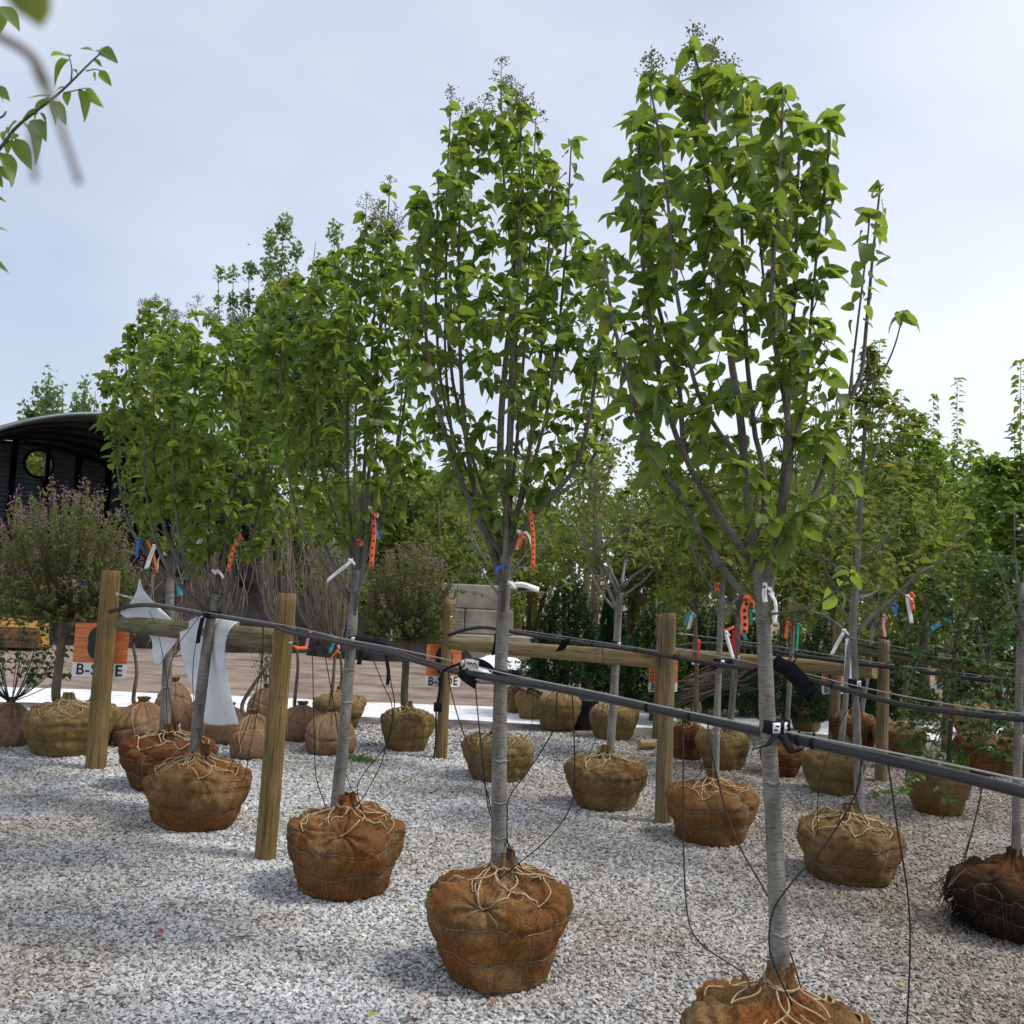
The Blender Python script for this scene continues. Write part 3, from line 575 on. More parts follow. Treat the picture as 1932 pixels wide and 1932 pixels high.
def finish_tree(G, root, leafm, size, temps, seed, nobj=0, tintmu=0.45, wood='bark', twig='bark_dark', flat=1.0, sprays=None, spray_size=0.11, tint_top=0.0, leafname='foliage', limb=None):
    rng = np.random.default_rng(seed); P = np.array(G.LP).reshape(-1, 3); D = np.array(G.LD).reshape(-1, 3); n = len(P)
    if G.wood.n: G.wood.obj('trunk', M[wood], root)
    if G.twig.n: G.twig.obj('branches', M[twig], root, True, 'stuff')
    for b, fine in G.parts[:300]: b.obj('branch', M[twig if fine else (limb or wood)], root)
    if n == 0: return
    S = size * np.clip(rng.lognormal(-.02, 0.28, n), 0.4, 1.55); tint = np.clip(rng.normal(tintmu, 0.26, n), 0, 1)
    if tint_top: tint = np.clip(tint + tint_top * (P[:, 2] - P[:, 2].mean()) / (np.ptp(P[:, 2]) + 1e-6), 0, 1)
    idx = np.arange(n)
    if nobj:
        org = np.array(root['_org']); d = np.linalg.norm(P - C0, axis=1); px = S / d * (0.6 + 0.8 * rng.random(n)); pick = np.argsort(-px)[:nobj]
        X, Y, Z = frames(D[pick], rng, flat); meshes = []
        for k in range(12):
            b = MB(); tv, tt = LT_FINE[k % 4]; b.add(tv, tt, None, np.clip(tintmu + (k - 5.5) * 0.07, 0, 1)); meshes.append(b.mesh('leaf', M[leafm]))
        for i, q in enumerate(pick):
            o = bpy.data.objects.new('leaf', meshes[int(rng.integers(0, 12))]); COL.objects.link(o); o.parent = root; s_ = S[q]; x, y, z, p = X[i] * s_, Y[i] * s_, Z[i] * s_, P[q] - org
            o.matrix_basis = Matrix(((x[0], y[0], z[0], p[0]), (x[1], y[1], z[1], p[1]), (x[2], y[2], z[2], p[2]), (0, 0, 0, 1)))
        idx = np.setdiff1d(idx, pick)
    b = MB(); add_leaves(b, P[idx], D[idx], S[idx], rng, temps, tint[idx], flat); b.obj(leafname, M[leafm], root, True, 'stuff')
    if sprays is not None and len(sprays):
        f = MB()
        for p, d in sprays: flower_spray(f, p, d, spray_size * rng.uniform(0.7, 1.2), rng)
        f.obj('flower_buds', M['bud'], root, True, 'stuff')
def trunk_tube(G, pts, r0, r1, n=26, sides=16, seed=0):
    P = catmull(pts, n); rng = np.random.default_rng(seed); kn = [(rng.uniform(0.05, 0.95), rng.uniform(0, 6.28)) for _ in range(9)]; ph = rng.uniform(0, 6, 4)
    def rf(u, th):
        f = 1 + 0.03 * np.sin(3 * th + 7 * u + ph[0]) + 0.025 * np.sin(2 * th - 11 * u + ph[1])
        for a, b_ in kn: f = f + 0.12 * np.exp(-((u - a) / 0.018) ** 2) * np.exp(-((((th - b_ + math.pi) % 6.283) - math.pi) / 0.45) ** 2)
        return f + 0.14 * np.exp(-u / 0.03)
    G.wood.add(*tube(P, np.linspace(r0, r1, n), sides, True, rf)); return P

# ------------------------------------------------------------------ the front row of tree lilacs
ROW1 = ((-3.46, 8.61), (-1.39, 6.1)); ROW2 = ((-0.59, 9.91), (1.23, 7.51)); ROW3 = ((1.86, 12.09), (3.69, 9.71)); ROW4 = ((4.12, 12.44), (6.0, 10.0))
GROUP1 = 'balled tree lilacs tied along the front pipe'
def px(pts, Y, dy=None):
    dy = dy or [0] * len(pts); return np.array([at(x, y, Y + d) for (x, y), d in zip(pts, dy)])
BALLS = {}
def lilac_tree(label, base, R, H, bmat, detail, trunk_px, tr0, tr1, env, limbs=(), nl=7, natt=90, size=0.07, gap=0.05, nobj=300, seed=1, zc=(0.0, 0.35), sprays=12, limb_tips=None, droop=1.65, leafm='leaf', temps=None, outl=0.15):
    root = thing('tree_lilac', label, 'tree', (base[0], base[1], 0), GROUP1)
    B, bo = root_ball(root, base[0], base[1], R, H, seed, M[bmat], tr0, detail); BALLS[seed] = B
    G = Grow(seed); G.sep = True; Y = base[1]; P0 = px(trunk_px, Y); P0 = np.vstack([[P0[0][0], Y, H * 0.75], P0]); tp = trunk_tube(G, P0, tr0 * 1.08, tr1, 34, 18, seed)
    for zz in np.random.default_rng(seed).uniform(.5, 1.75, 3):
        k = int(np.argmin(np.abs(tp[:, 2] - zz))); rr_ = float(np.interp(k / 33, [0, 1], [tr0 * 1.08, tr1])); th_ = np.linspace(-3.0, .2, 18); sb = MB(); sb.add(*tube(tp[k] + np.stack([rr_ * 1.03 * np.cos(th_), rr_ * 1.03 * np.sin(th_), .003 * np.sin(5 * th_)], -1), .0042 * np.sin(np.linspace(.15, 3.0, 18)) + .001, 6)); sb.obj('pruning_scar', M['bark_pale'], root)
    E_ = Env(env, Y); top = tp[-1]; g = G.rng; n0 = int(len(tp) * 0.8)
    G.N += list(tp[n0:]); G.NR += [tr1] * (len(tp) - n0); zt = E_.z[-1]
    for L in limbs:
        pts, dy, r0, r1 = L[:4]; lf = L[4] if len(L) > 4 else 0.45
        G.path(px(pts, Y, dy), r0, r1, max(10, len(pts) * 3), 8, (lf, gap, droop))
    for i in range(nl):
        a = i * 2 * math.pi / nl + g.uniform(-0.3, 0.3); z = top[2] + (zt - top[2]) * g.uniform(0.55, 0.93); e = E_.point(g, z, g.uniform(0.55, 0.95), a)
        k = g.uniform(*zc); s0 = np.array([top[0], top[1], top[2] - k]); j = np.argmin(np.abs(tp[:, 2] - s0[2])); s0 = tp[j]
        m1 = s0 + np.array([(e[0] - s0[0]) * 0.62, (e[1] - s0[1]) * 0.62, (e[2] - s0[2]) * 0.28]); m2 = s0 + np.array([(e[0] - s0[0]) * 0.9, (e[1] - s0[1]) * 0.9, (e[2] - s0[2]) * 0.62])
        G.path([s0, m1, m2, e], tr1 * g.uniform(0.42, 0.6), 0.004, 14, 8, (0.55, gap, droop))
    for t in (limb_tips or []):
        e = at(t[0], t[1], Y + t[2]); s0 = tp[-1]; G.path([s0, s0 + (e - s0) * np.array([0.75, 0.75, 0.35]), s0 + (e - s0) * np.array([0.97, 0.97, 0.7]), e], tr1 * 0.4, 0.0035, 14, 7, (0.55, gap, droop))
    A = []
    z0 = E_.z[0]; natt = int(natt * 5.0); gap = gap * 0.68
    for i in range(natt):
        u = g.beta(1.4, 1.25) * .98; c = E_.point(g, z0 + (zt - z0) * u, g.uniform(0.02 if u > .3 else .3, 1) ** .36)
        if all(np.linalg.norm(c - q) > .064 for q in A): A.append(c)
    A.sort(key=lambda p: p[2]); G.attract(A, 0.005, (0.30, gap, droop))
    tips = sorted(G.tips, key=lambda q: -q[0][2])[:sprays]
    finish_tree(G, root, leafm, size, temps or LT_FINE, seed, nobj, 0.42, 'bark', 'bark_dark', 1.0, tips, 0.125, 0.15, limb='bark_limb_shaded')
    return root, G
b1c = ground(1472, 1850, 0.50); T1Y = float(b1c[1])
lilac_tree('nearest and tallest leafy tree, its burlap ball cut off by the bottom edge', (float(b1c[0]), T1Y), 0.298, 0.465, 'bur_rust', 3,
    [(1472, 1840), (1464, 1640), (1449, 1380), (1443, 1230), (1437, 1130), (1431, 1060)], 0.0295, 0.0215,
    [(120, 1270, 1350), (180, 1195, 1400), (230, 1190, 1560), (330, 1140, 1575), (430, 1135, 1560), (520, 1130, 1560), (620, 1130, 1580), (720, 1140, 1630), (800, 1170, 1620), (860, 1190, 1600), (920, 1225, 1560), (970, 1250, 1560), (1010, 1300, 1530), (1040, 1340, 1500)],
    limbs=[([(1420, 1140), (1379, 1094), (1346, 1045), (1316, 998), (1290, 945), (1250, 886), (1214, 826), (1196, 760), (1178, 680), (1155, 600), (1140, 470)], [0, -.03, -.06, -.1, -.13, -.16, -.2, -.22, -.24, -.25, -.26], 0.0128, .004),
           ([(1429, 1071), (1399, 1038), (1369, 995), (1333, 935), (1305, 889), (1290, 840), (1280, 724), (1254, 625), (1214, 470), (1194, 413), (1171, 305)], [0, .04, .08, .1, .14, .16, .2, .22, .25, .25, .25], 0.0132, .004),
           ([(1431, 1065), (1422, 1021), (1412, 955), (1406, 889), (1397, 790), (1379, 674), (1376, 600), (1359, 540), (1350, 430), (1336, 331), (1330, 198), (1317, 130), (1309, 96)], [0, 0, -.02, -.02, -.03, -.04, -.04, -.05, -.05, -.06, -.06, -.06, -.06], 0.0168, .004, .6),
           ([(1425, 1010), (1442, 955), (1439, 879), (1425, 823), (1417, 750), (1409, 674), (1404, 560), (1400, 440), (1394, 300), (1386, 215)], [0, .05, .1, .12, .14, .15, .16, .17, .17, .18], 0.0112, .004),
           ([(1441, 1130), (1452, 1055), (1468, 1005), (1482, 932), (1492, 856), (1476, 720), (1455, 595), (1465, 413), (1472, 298), (1478, 165)], [0, -.05, -.1, -.13, -.16, -.2, -.2, -.2, -.2, -.2], 0.0128, .004),
           ([(1444, 1150), (1462, 1060), (1473, 1002), (1515, 965), (1540, 925), (1556, 880), (1568, 826), (1594, 777), (1612, 735), (1626, 700), (1636, 600), (1647, 480), (1661, 350)], [0, .03, .06, .08, .1, .1, .1, .1, .1, .1, .1, .1, .1], 0.0132, .0035, .72),
           ([(1600, 765), (1617, 620), (1634, 480), (1641, 405)], [.1, .06, .03, .02], 0.0048, .003, .45), ([(1626, 725), (1657, 715), (1687, 655), (1704, 590)], [.1, .12, .15, .15], 0.0040, .0025, .93),
           ([(1406, 880), (1360, 820), (1313, 730), (1273, 529), (1260, 380), (1245, 265), (1226, 160)], [-.02, -.1, -.18, -.25, -.28, -.3, -.3], 0.0080, .0035),
           ([(1492, 856), (1520, 740), (1530, 600), (1545, 440), (1560, 320), (1567, 215)], [-.16, -.1, -.05, 0, .02, .02], 0.0064, .0035, .5),
           ([(1452, 640), (1440, 520), (1425, 360), (1415, 215)], [.0, .2, .3, .3], 0.0056, .0035), ([(1444, 1160), (1500, 1152), (1548, 1136), (1585, 1108), (1605, 1085)], [0, -.1, -.2, -.28, -.3], 0.0048, .003, .8),
           ([(1300, 985), (1270, 960), (1240, 930)], [-.1, -.15, -.2], 0.0040, .003, .3), ([(1473, 1002), (1520, 955), (1560, 935), (1590, 905)], [.06, -.1, -.2, -.25], 0.0048, .003, .4)],
    nl=2, natt=68, size=0.054, gap=0.050, seed=11, sprays=10, outl=0.0)
lilac_tree('leafy tree on a rusty wire basket ball, second from the front beside the strap label', (0.03, 4.53), 0.325, 0.455, 'bur_rust', 3,
    [(941, 1630), (942, 1500), (944, 1300), (948, 1180), (952, 1100), (953, 1045)], 0.0345, 0.027,
    [(185, 925, 960), (215, 845, 1000), (260, 832, 1030), (330, 826, 1080), (400, 765, 1085), (480, 755, 1150), (560, 735, 1165), (650, 740, 1160), (750, 765, 1150), (830, 800, 1130), (890, 830, 1090), (950, 880, 1020), (1000, 915, 990)],
    limbs=[([(953, 1045), (958, 960), (945, 880), (946, 780), (958, 640), (970, 520), (950, 330), (945, 160)], [0, 0, 0, 0, .05, .1, .05, .05], .020, .0035, .6),
           ([(948, 1050), (915, 1000), (880, 930), (850, 850), (820, 740), (800, 600), (790, 450)], [0, -.05, -.1, -.15, -.2, -.25, -.25], .015, .004),
           ([(957, 1050), (985, 1000), (1030, 945), (1080, 890), (1110, 800), (1130, 650), (1140, 520)], [0, -.05, -.12, -.16, -.2, -.22, -.24], .015, .004),
           ([(1030, 945), (1090, 905), (1135, 830), (1150, 740)], [-.12, 0, .1, .15], .009, .0035)],
    nl=5, natt=88, size=0.054, gap=0.052, seed=22, limb_tips=[(850, 205, .1), (985, 205, -.1), (1010, 250, .1), (1078, 265, 0), (828, 330, 0)])
lilac_tree('leafy tree on a wide burlap ball just right of the second thick post', (-0.85, 5.66), 0.345, 0.44, 'bur_rust', 3,
    [(637, 1505), (648, 1400), (660, 1240), (668, 1130), (672, 1075)], 0.0345, 0.025,
    [(400, 715, 740), (470, 660, 770), (520, 560, 790), (580, 480, 800), (680, 465, 800), (780, 490, 815), (850, 530, 815), (920, 550, 790), (980, 590, 750), (1030, 630, 710)],
    nl=8, natt=98, size=0.056, gap=0.054, seed=33, limb_tips=[(735, 362, .1), (690, 405, 0), (600, 510, 0)])
lilac_tree('leafy tree with twine knot on its ball, in front of the hanging white cloth', (-2.08, 6.95), 0.365, 0.455, 'bur_rust', 3,
    [(368, 1412), (380, 1300), (396, 1180), (408, 1120)], 0.040, 0.032,
    [(600, 330, 470), (660, 260, 530), (720, 240, 560), (800, 250, 570), (880, 270, 575), (950, 300, 560), (1010, 340, 520), (1060, 370, 470)],
    nl=8, natt=95, size=0.060, gap=0.060, seed=44, zc=(0.0, 0.2))
lilac_tree('leafy tree farthest back in the front row, its rusty ball half hidden', (-2.68, 8.1), 0.37, 0.43, 'bur_red', 2,
    [(310, 1385), (314, 1300), (320, 1150), (322, 1040)], 0.040, 0.032,
    [(575, 270, 330), (650, 235, 400), (700, 190, 430), (780, 190, 440), (860, 205, 440), (930, 225, 430), (1000, 250, 400), (1030, 290, 360)],
    nl=8, natt=92, size=0.061, gap=0.062, seed=55, nobj=250)

# ------------------------------------------------------------------ posts, rails, pipes, cables
GP = 'timber end posts of the tree rows'
def wood_log(name, a, b_, r0, r1, m, label, cat, group, seed, sides=22):
    root = thing(name, label, cat, a, group); rng = np.random.default_rng(seed); ph = rng.uniform(0, 6, 6); a = np.array(a, float); b_ = np.array(b_, float); n = 30
    P = np.linspace(a, b_, n); ax = nrm(b_ - a); q = nrm(np.cross(ax, [0.3, 0.7, 0.1])); P = P + q * (0.004 * np.sin(np.linspace(0, 5, n) + ph[0]))[:, None]
    kn = [(rng.uniform(0.05, 0.95), rng.uniform(0, 6.28)) for _ in range(7)]
    def rf(u, th):
        f = 1 + 0.015 * np.sin(3 * th + 5 * u + ph[1]) + 0.012 * np.sin(5 * th - 9 * u + ph[2]) - 0.035 * np.exp(-((((th - ph[3] - 0.5 * u) % 6.283) - 3.14) / 0.06) ** 2)
        for k, w in kn: f = f + 0.05 * np.exp(-((u - k) / 0.012) ** 2) * np.exp(-((((th - w + math.pi) % 6.283) - math.pi) / 0.3) ** 2)
        return f * (1 - 0.05 * (u > 0.992) - 0.05 * (u < 0.008))
    L = np.linalg.norm(b_ - a); nm = 'post' if cat == 'post' else 'log'
    # the mesh lies along local Z so that the grain of the material runs with the timber
    b = MB(); Pl = np.stack([0.004 * np.sin(np.linspace(0, 5, n) + ph[0]), 0 * P[:, 0], np.linspace(0, L, n)], -1); b.add(*tube(Pl, np.linspace(r0, r1, n), sides, True, rf))
    o = bpy.data.objects.new('shaft', b.mesh('shaft', m)); COL.objects.link(o); o.parent = root; o.rotation_euler = Vector(ax).to_track_quat('Z', 'Y').to_euler()
    for me in [o.data]:
        for p in me.polygons:
            if len(p.vertices) == 3: p.use_smooth = False
    return root
def post(bx, by, top, r, label, seed, m='post'):
    g = ground(bx, by); t = at(top[0], top[1], g[1]); return wood_log('timber_post', (g[0], g[1], -0.05), t, r * 1.06, r * 0.97, M[m], label, 'post', GP, seed), g
pA, gA = post(180, 1450, (210, 1076), 0.082, 'thick timber post at the far end of the front row with an eye bolt', 1)
pB, gB = post(500, 1620, (541, 1119), 0.062, 'tall timber post between the cloth and the third ball of the front row', 2)
pC, gC = post(832, 1430, (847, 1131), 0.055, 'timber post with a thin black hose down its side', 3)
pD, gD = post(1250, 1552, (1262, 1156), 0.060, 'grey brown timber post standing on gravel left of the nearest trunk', 4, 'post_grey')
pE, gE = post(1662, 1474, (1668, 1207), 0.058, 'timber post between two clay red balls right of the nearest trunk', 5, 'post_grey')
pF, gF = post(1572, 1400, (1582, 1172), 0.062, 'shaded timber post behind the tree with the wrapped trunk', 6, 'post_grey')
pG, gG = post(1785, 1420, (1792, 1195), 0.060, 'timber post half covered by hawthorn leaves at the right', 7, 'post_grey')
h3 = np.array([1.88, 12.12, 0]); wood_log('timber_post', (h3[0], h3[1], -0.05), (h3[0] + 0.02, h3[1], 1.5), 0.06, 0.056, M['post_grey'], 'timber post carrying the third sign, hidden behind the grey brown post', 'post', GP, 8)
for root_, (x, y), Y in ((pB, (548, 1213), 6.02), (pD, (1276, 1244), 7.44), (pC, (851, 1164), 9.84), (pA, (221, 1121), 8.52)):
    p = at(x, y, Y); b = MB(); b.add(*tube(np.array([p + (0, .03, 0), p + (0, -.006, 0)]), .010, 8)); b.obj('bolt', M['steel'], root_)
GR = 'log rails bracing the row ends'
wood_log('log_rail', (-3.30, 8.52, at(207, 1176, 8.52)[2]), (-1.44, 6.37, at(520, 1207, 6.37)[2]), 0.068, 0.070, M['rail_grey'], 'grey green log rail with white cloths draped over it', 'rail', GR, 11)
wood_log('log_rail', on_row(850, 1214, ROW2, 0.05), on_row(1243, 1246, ROW2, 0.05), 0.062, 0.064, M['rail'], 'pale log rail passing behind the second trunk from the front', 'rail', GR, 12)
wood_log('log_rail', on_row(1272, 1233, ROW3, 0.05), on_row(1652, 1268, ROW3, 0.05), 0.068, 0.070, M['rail'], 'log rail crossing behind the nearest trunk and black bow', 'rail', GR, 13)
wood_log('log_rail', on_row(1590, 1222, ROW4, 0.05), on_row(1960, 1275, ROW4, 0.05), 0.060, 0.062, M['rail_grey'], 'shaded log rail among the leaves at the right edge', 'rail', GR, 14)
def wpath(pts, row, off=0.0, n=60): return catmull([on_row(x, y, row, off) for x, y in pts], n)
GPi = 'black irrigation pipes'
def pipe(pts, row, r, label, off=0.0, n=90, caps=True):
    P = wpath(pts, row, off, n); root = thing('irrigation_pipe', label, 'pipe', P[0], GPi); b = MB(); b.add(*tube(P, r, 18)); b.obj('hose', M['pipe'], root)
    rng = np.random.default_rng(int(abs(pts[0][0])))
    for k in rng.choice(np.arange(6, n - 6), 5, replace=False):
        c = MB(); c.add(*tube(np.array([P[k] - (P[k + 1] - P[k]) * 0.12, P[k] + (P[k + 1] - P[k]) * 0.12]), r * 1.12, 16)); c.add(*box(P[k] + np.array([0, 0, r * 1.5]), (0.006, 0.006, 0.02))); c.obj('cable_tie', M['strap'], root)
    return P
pipe1 = pipe([(208, 1154), (250, 1143), (300, 1143), (387, 1158), (455, 1169), (516, 1179), (546, 1191), (600, 1202), (665, 1216), (730, 1229), (836, 1260), (935, 1280), (1050, 1298), (1214, 1333), (1330, 1357), (1445, 1383), (1650, 1428), (1853, 1475), (1990, 1510)], ROW1, 0.0172, 'thick black irrigation pipe sagging across the whole front row', 0.0, 150)
pipe2 = pipe([(846, 1199), (875, 1189), (906, 1184), (939, 1187), (1005, 1199), (1104, 1214), (1214, 1229), (1245, 1235), (1272, 1240), (1356, 1254), (1429, 1264), (1512, 1278), (1611, 1306), (1710, 1331), (1853, 1350), (1990, 1362)], ROW2, 0.0165, 'black irrigation pipe of the second row rising from the hose post', -0.02, 120)
pipe3 = pipe([(1277, 1220), (1310, 1215), (1336, 1214), (1429, 1222), (1488, 1234), (1594, 1249), (1654, 1257), (1680, 1259), (1743, 1268), (1850, 1283), (1990, 1300)], ROW3, 0.020, 'black irrigation pipe lying just above the rail behind the nearest trunk', -0.02, 80)
pipe4 = pipe([(1600, 1210), (1680, 1228), (1760, 1243), (1853, 1254), (1990, 1275)], ROW4, 0.020, 'black irrigation pipe highest among the leaves at the right', -0.02, 50)
def cable(pts, row, label, off=0.0, r=0.0032):
    P = wpath(pts, row, off, 80); b = MB(); b.add(*tube(P, r, 7)); tag(b.obj('guide_cable', M['cable'], None), label, 'cable', 'steel cables above the pipes')
cable([(222, 1122), (250, 1129), (300, 1139), (400, 1157), (545, 1181), (654, 1206), (730, 1220), (873, 1251), (972, 1275), (1137, 1308), (1214, 1325), (1445, 1373), (1710, 1425), (1853, 1455), (1990, 1485)], ROW1, 'steel cable running just above the thick front pipe', -0.045)
cable([(852, 1176), (939, 1183), (1104, 1207), (1240, 1228)], ROW2, 'thin steel cable above the pale rail left of the grey brown post', -0.03)
cable([(1275, 1222), (1430, 1252), (1512, 1269), (1611, 1293), (1720, 1316), (1853, 1338), (1990, 1352)], ROW2, 'thin steel cable slanting down right of the grey brown post', -0.05, 0.004)
cable([(1280, 1195), (1310, 1199), (1429, 1214), (1594, 1240), (1654, 1250), (1800, 1268), (1990, 1292)], ROW3, 'thin steel cable with a turnbuckle beside the third sign', -0.03, 0.004)
cable([(1590, 1200), (1760, 1232), (1990, 1262)], ROW4, 'thin steel cable in the shade above the farthest rail', -0.03, 0.004)
# eye bolt and turnbuckles
def turnbuckle(p, q, label):
    root = thing('turnbuckle', label, 'turnbuckle', p, 'steel fittings on the cables'); p = np.array(p); q = np.array(q); b = MB(); b.add(*tube(np.linspace(p, q, 3), 0.006, 8)); b.obj('body', M['steel'], root)
    for e, s in ((p, -1), (q, 1)):
        d = nrm(q - p) * s; th = np.linspace(0, 6.283, 14); u = nrm(np.cross(d, [0, 1, 0.2])); c = MB(); c.add(*tube(e + d * 0.018 + 0.014 * (np.cos(th)[:, None] * d + np.sin(th)[:, None] * u), 0.003, 6, False)); c.obj('eye', M['steel'], root)
turnbuckle(on_row(222, 1121, ROW1, -0.09), on_row(245, 1127, ROW1, -0.06), 'eye bolt and link screwed into the thick far post')
turnbuckle(on_row(1288, 1196, ROW3, -0.05), on_row(1306, 1198, ROW3, -0.05), 'turnbuckle just right of the grey brown post')

GD = 'thin black drip tubes hanging from the pipes'
def drip(pts, Y0, Y1, label, r=0.0028, mid=None):
    n = len(pts); Ys = np.interp(np.linspace(0, 1, n), [0, 0.5, 1], [Y0, mid if mid else (Y0 + Y1) / 2, Y1])
    P = catmull([at(x, y, Y) for (x, y), Y in zip(pts, Ys)], 40); b = MB(); b.add(*tube(P, r, 6)); tag(b.obj('drip_tube', M['tubing']), label, 'tube', GD)
def rowY(x, y, row, off=0): return float(on_row(x, y, row, off)[1])
y1 = lambda x, y: rowY(x, y, ROW1, -0.01)
drip([(1288, 1350), (1289, 1430), (1290, 1608), (1298, 1729), (1324, 1782), (1405, 1839), (1412, 1878)], y1(1288, 1350), T1Y - 0.12, 'drip tube looping down left of the nearest trunk into its ball')
drip([(1335, 1360), (1340, 1406), (1369, 1527), (1401, 1608), (1454, 1701), (1490, 1794), (1518, 1888)], y1(1335, 1360), T1Y - 0.02, 'drip tube slanting down behind the nearest trunk', 0.0028, T1Y + 0.09)
drip([(1626, 1426), (1624, 1442), (1616, 1495), (1555, 1596), (1494, 1665), (1458, 1721), (1452, 1790), (1474, 1851), (1495, 1897)], y1(1626, 1426), T1Y - 0.13, 'drip tube curving in front of the nearest trunk', 0.0028, T1Y - 0.16)
drip([(1674, 1436), (1676, 1446), (1694, 1568), (1713, 1689), (1717, 1790), (1711, 1932), (1700, 2050)], y1(1676, 1436), T1Y - 0.25, 'drip tube falling straight out of the bottom edge at the right')
drip([(1853, 1480), (1852, 1491), (1834, 1568), (1812, 1632), (1788, 1673), (1810, 1650), (1822, 1640)], y1(1853, 1480), 5.3, 'kinked drip tube reaching the dark rotting ball')
drip([(1850, 1480), (1846, 1523), (1818, 1632)], y1(1850, 1480), 5.35, 'straight drip tube beside the kinked one at the right')
Y2 = 4.53
drip([(846, 1263), (850, 1300), (873, 1379), (916, 1485), (929, 1538), (955, 1584), (992, 1652)], y1(846, 1263), Y2 - 0.05, 'drip tube crossing left of the second trunk from the front', 0.0028, Y2 + 0.06)
drip([(896, 1273), (899, 1320), (909, 1419), (916, 1485), (926, 1540), (957, 1601), (973, 1660)], y1(896, 1273), Y2 - 0.08, 'drip tube hanging close to the second trunk on its left', 0.0028, Y2 + 0.06)
drip([(1051, 1301), (1050, 1330), (1045, 1376), (998, 1452), (962, 1502), (957, 1538), (960, 1600), (990, 1648)], y1(1051, 1301), Y2 + 0.06, 'drip tube bowing in to the second trunk from its right')
drip([(1079, 1306), (1081, 1340), (1084, 1452), (1078, 1518), (1038, 1578), (965, 1640), (938, 1662)], y1(1079, 1306), Y2 - 0.09, 'long drip tube ballooning right of the second ball')
Y3 = 5.66
drip([(588, 1203), (590, 1260), (592, 1353), (595, 1452), (603, 1490), (615, 1522)], y1(588, 1203), Y3 - 0.02, 'drip tube left of the third trunk dropping to its ball')
drip([(608, 1206), (628, 1320), (640, 1396), (654, 1465), (676, 1516), (689, 1546)], y1(608, 1206), Y3 - 0.02, 'drip tube passing behind the third trunk', 0.0028, Y3 + 0.07)
drip([(697, 1226), (721, 1287), (740, 1336), (730, 1402), (686, 1460), (674, 1492), (688, 1544)], y1(697, 1226), Y3 - 0.03, 'inner drip tube right of the third trunk')
drip([(730, 1234), (738, 1290), (744, 1336), (727, 1412), (714, 1452), (674, 1518), (611, 1566)], y1(730, 1234), Y3 - 0.10, 'outer drip tube right of the third trunk ending at the front of the ball')
Y4 = 6.95
drip([(377, 1162), (352, 1195), (331, 1227), (315, 1293), (317, 1373), (330, 1400), (347, 1425)], y1(377, 1162), Y4 - 0.1, 'drip tube looping left of the white cloth')
drip([(377, 1176), (366, 1237), (364, 1300), (372, 1370), (390, 1432)], y1(377, 1176), Y4 - 0.08, 'drip tube hanging over the white cloth')
drip([(496, 1180), (494, 1244), (473, 1346), (446, 1420), (430, 1458)], y1(496, 1180), Y4 - 0.12, 'drip tube left of the tall post slanting to the ball with the knot')
drip([(497, 1180), (495, 1250), (489, 1320), (470, 1420), (460, 1470), (440, 1474), (432, 1476)], y1(497, 1180), Y4 - 0.18, 'drip tube left of the tall post with a sharp elbow')
drip([(280, 1150), (300, 1201), (323, 1333), (335, 1392)], 7.75, 8.0, 'drip tube hanging over the thin trunk behind the draped cloth')
drip([(1005, 1202), (1005, 1300), (1003, 1369), (985, 1400)], 9.1, 9.0, 'short drip tube above the ball behind the second trunk')
drip([(1137, 1222), (1138, 1326), (1125, 1390), (1111, 1425)], 8.05, 7.98, 'drip tube at the forked pale tree left of its trunk')
drip([(1379, 1260), (1381, 1330), (1350, 1420), (1307, 1474)], 7.4, 7.1, 'faint drip tube right of the grey brown post')
drip([(1611, 1310), (1604, 1340), (1591, 1353), (1548, 1470), (1541, 1580)], 6.3, 6.2, 'faint drip tube left of the twisted reddish tree')
drip([(1620, 1312), (1634, 1400), (1615, 1500), (1640, 1560)], 6.25, 6.25, 'faint drip tube behind the trunk of the twisted reddish tree')
hs = catmull([at(x, y, gC[1] - 0.09) for x, y in [(838, 1270), (824, 1330), (822, 1400), (818, 1432)]], 20); b = MB(); b.add(*tube(hs, 0.009, 8)); tag(b.obj('drip_hose', M['tubing']), 'thicker black hose down the side of the hose post', 'hose')

# ------------------------------------------------------------------ straps
GS = 'black straps tying trunks to the pipes'
def band(c, r, h, label, labels=1, tails=(), bulge=0.03):
    root = thing('trunk_strap', label, 'strap', c, GS); th = np.linspace(0, 6.283, 33); rr = r * (1 + 0.05 * np.sin(3 * th)); b = MB()
    P = np.stack([c[0] + (rr + bulge * np.exp(-((th - 0.4) / 0.5) ** 2)) * np.cos(th), c[1] + rr * np.sin(th), c[2] + 0 * th], -1); b.add(*strip(P, (0, 0, 1), h, 0.0022)); b.obj('webbing', M['strap'], root)
    for k in range(labels):
        a = -1.5 + 0.95 * k; l = MB(); p = np.array([c[0] + (r + 0.010) * math.cos(a), c[1] + (r + 0.010) * math.sin(a), c[2]]); l.add(*box(p, (0.024, 0.003, h * 0.8), a + math.pi / 2)); o = l.obj('care_label', M['white'], root)
        q = MB(); out = np.array([math.cos(a), math.sin(a), 0]); sd_ = np.array([-math.sin(a), math.cos(a), 0])
        for j in range(2): q.add(*box(p + out * 0.0025 + sd_ * (j - 0.5) * 0.006 + np.array([0, 0, (j - 0.5) * h * 0.3]), (0.012, 0.0014, h * 0.13), a + math.pi / 2))
        q.obj('print', M['black'], o)
    for t in tails:
        s_ = MB(); P = catmull(t, 14); s_.add(*strip(P, (1, 0.1, 0.25), h * 0.62, 0.002)); s_.obj('strap_tail', M['strap'], root)
    return root
c = on_row(1455, 1370, ROW1, 0.03); c = np.array([at(1456, 1370, T1Y)[0], T1Y, at(1456, 1370, T1Y)[2]])
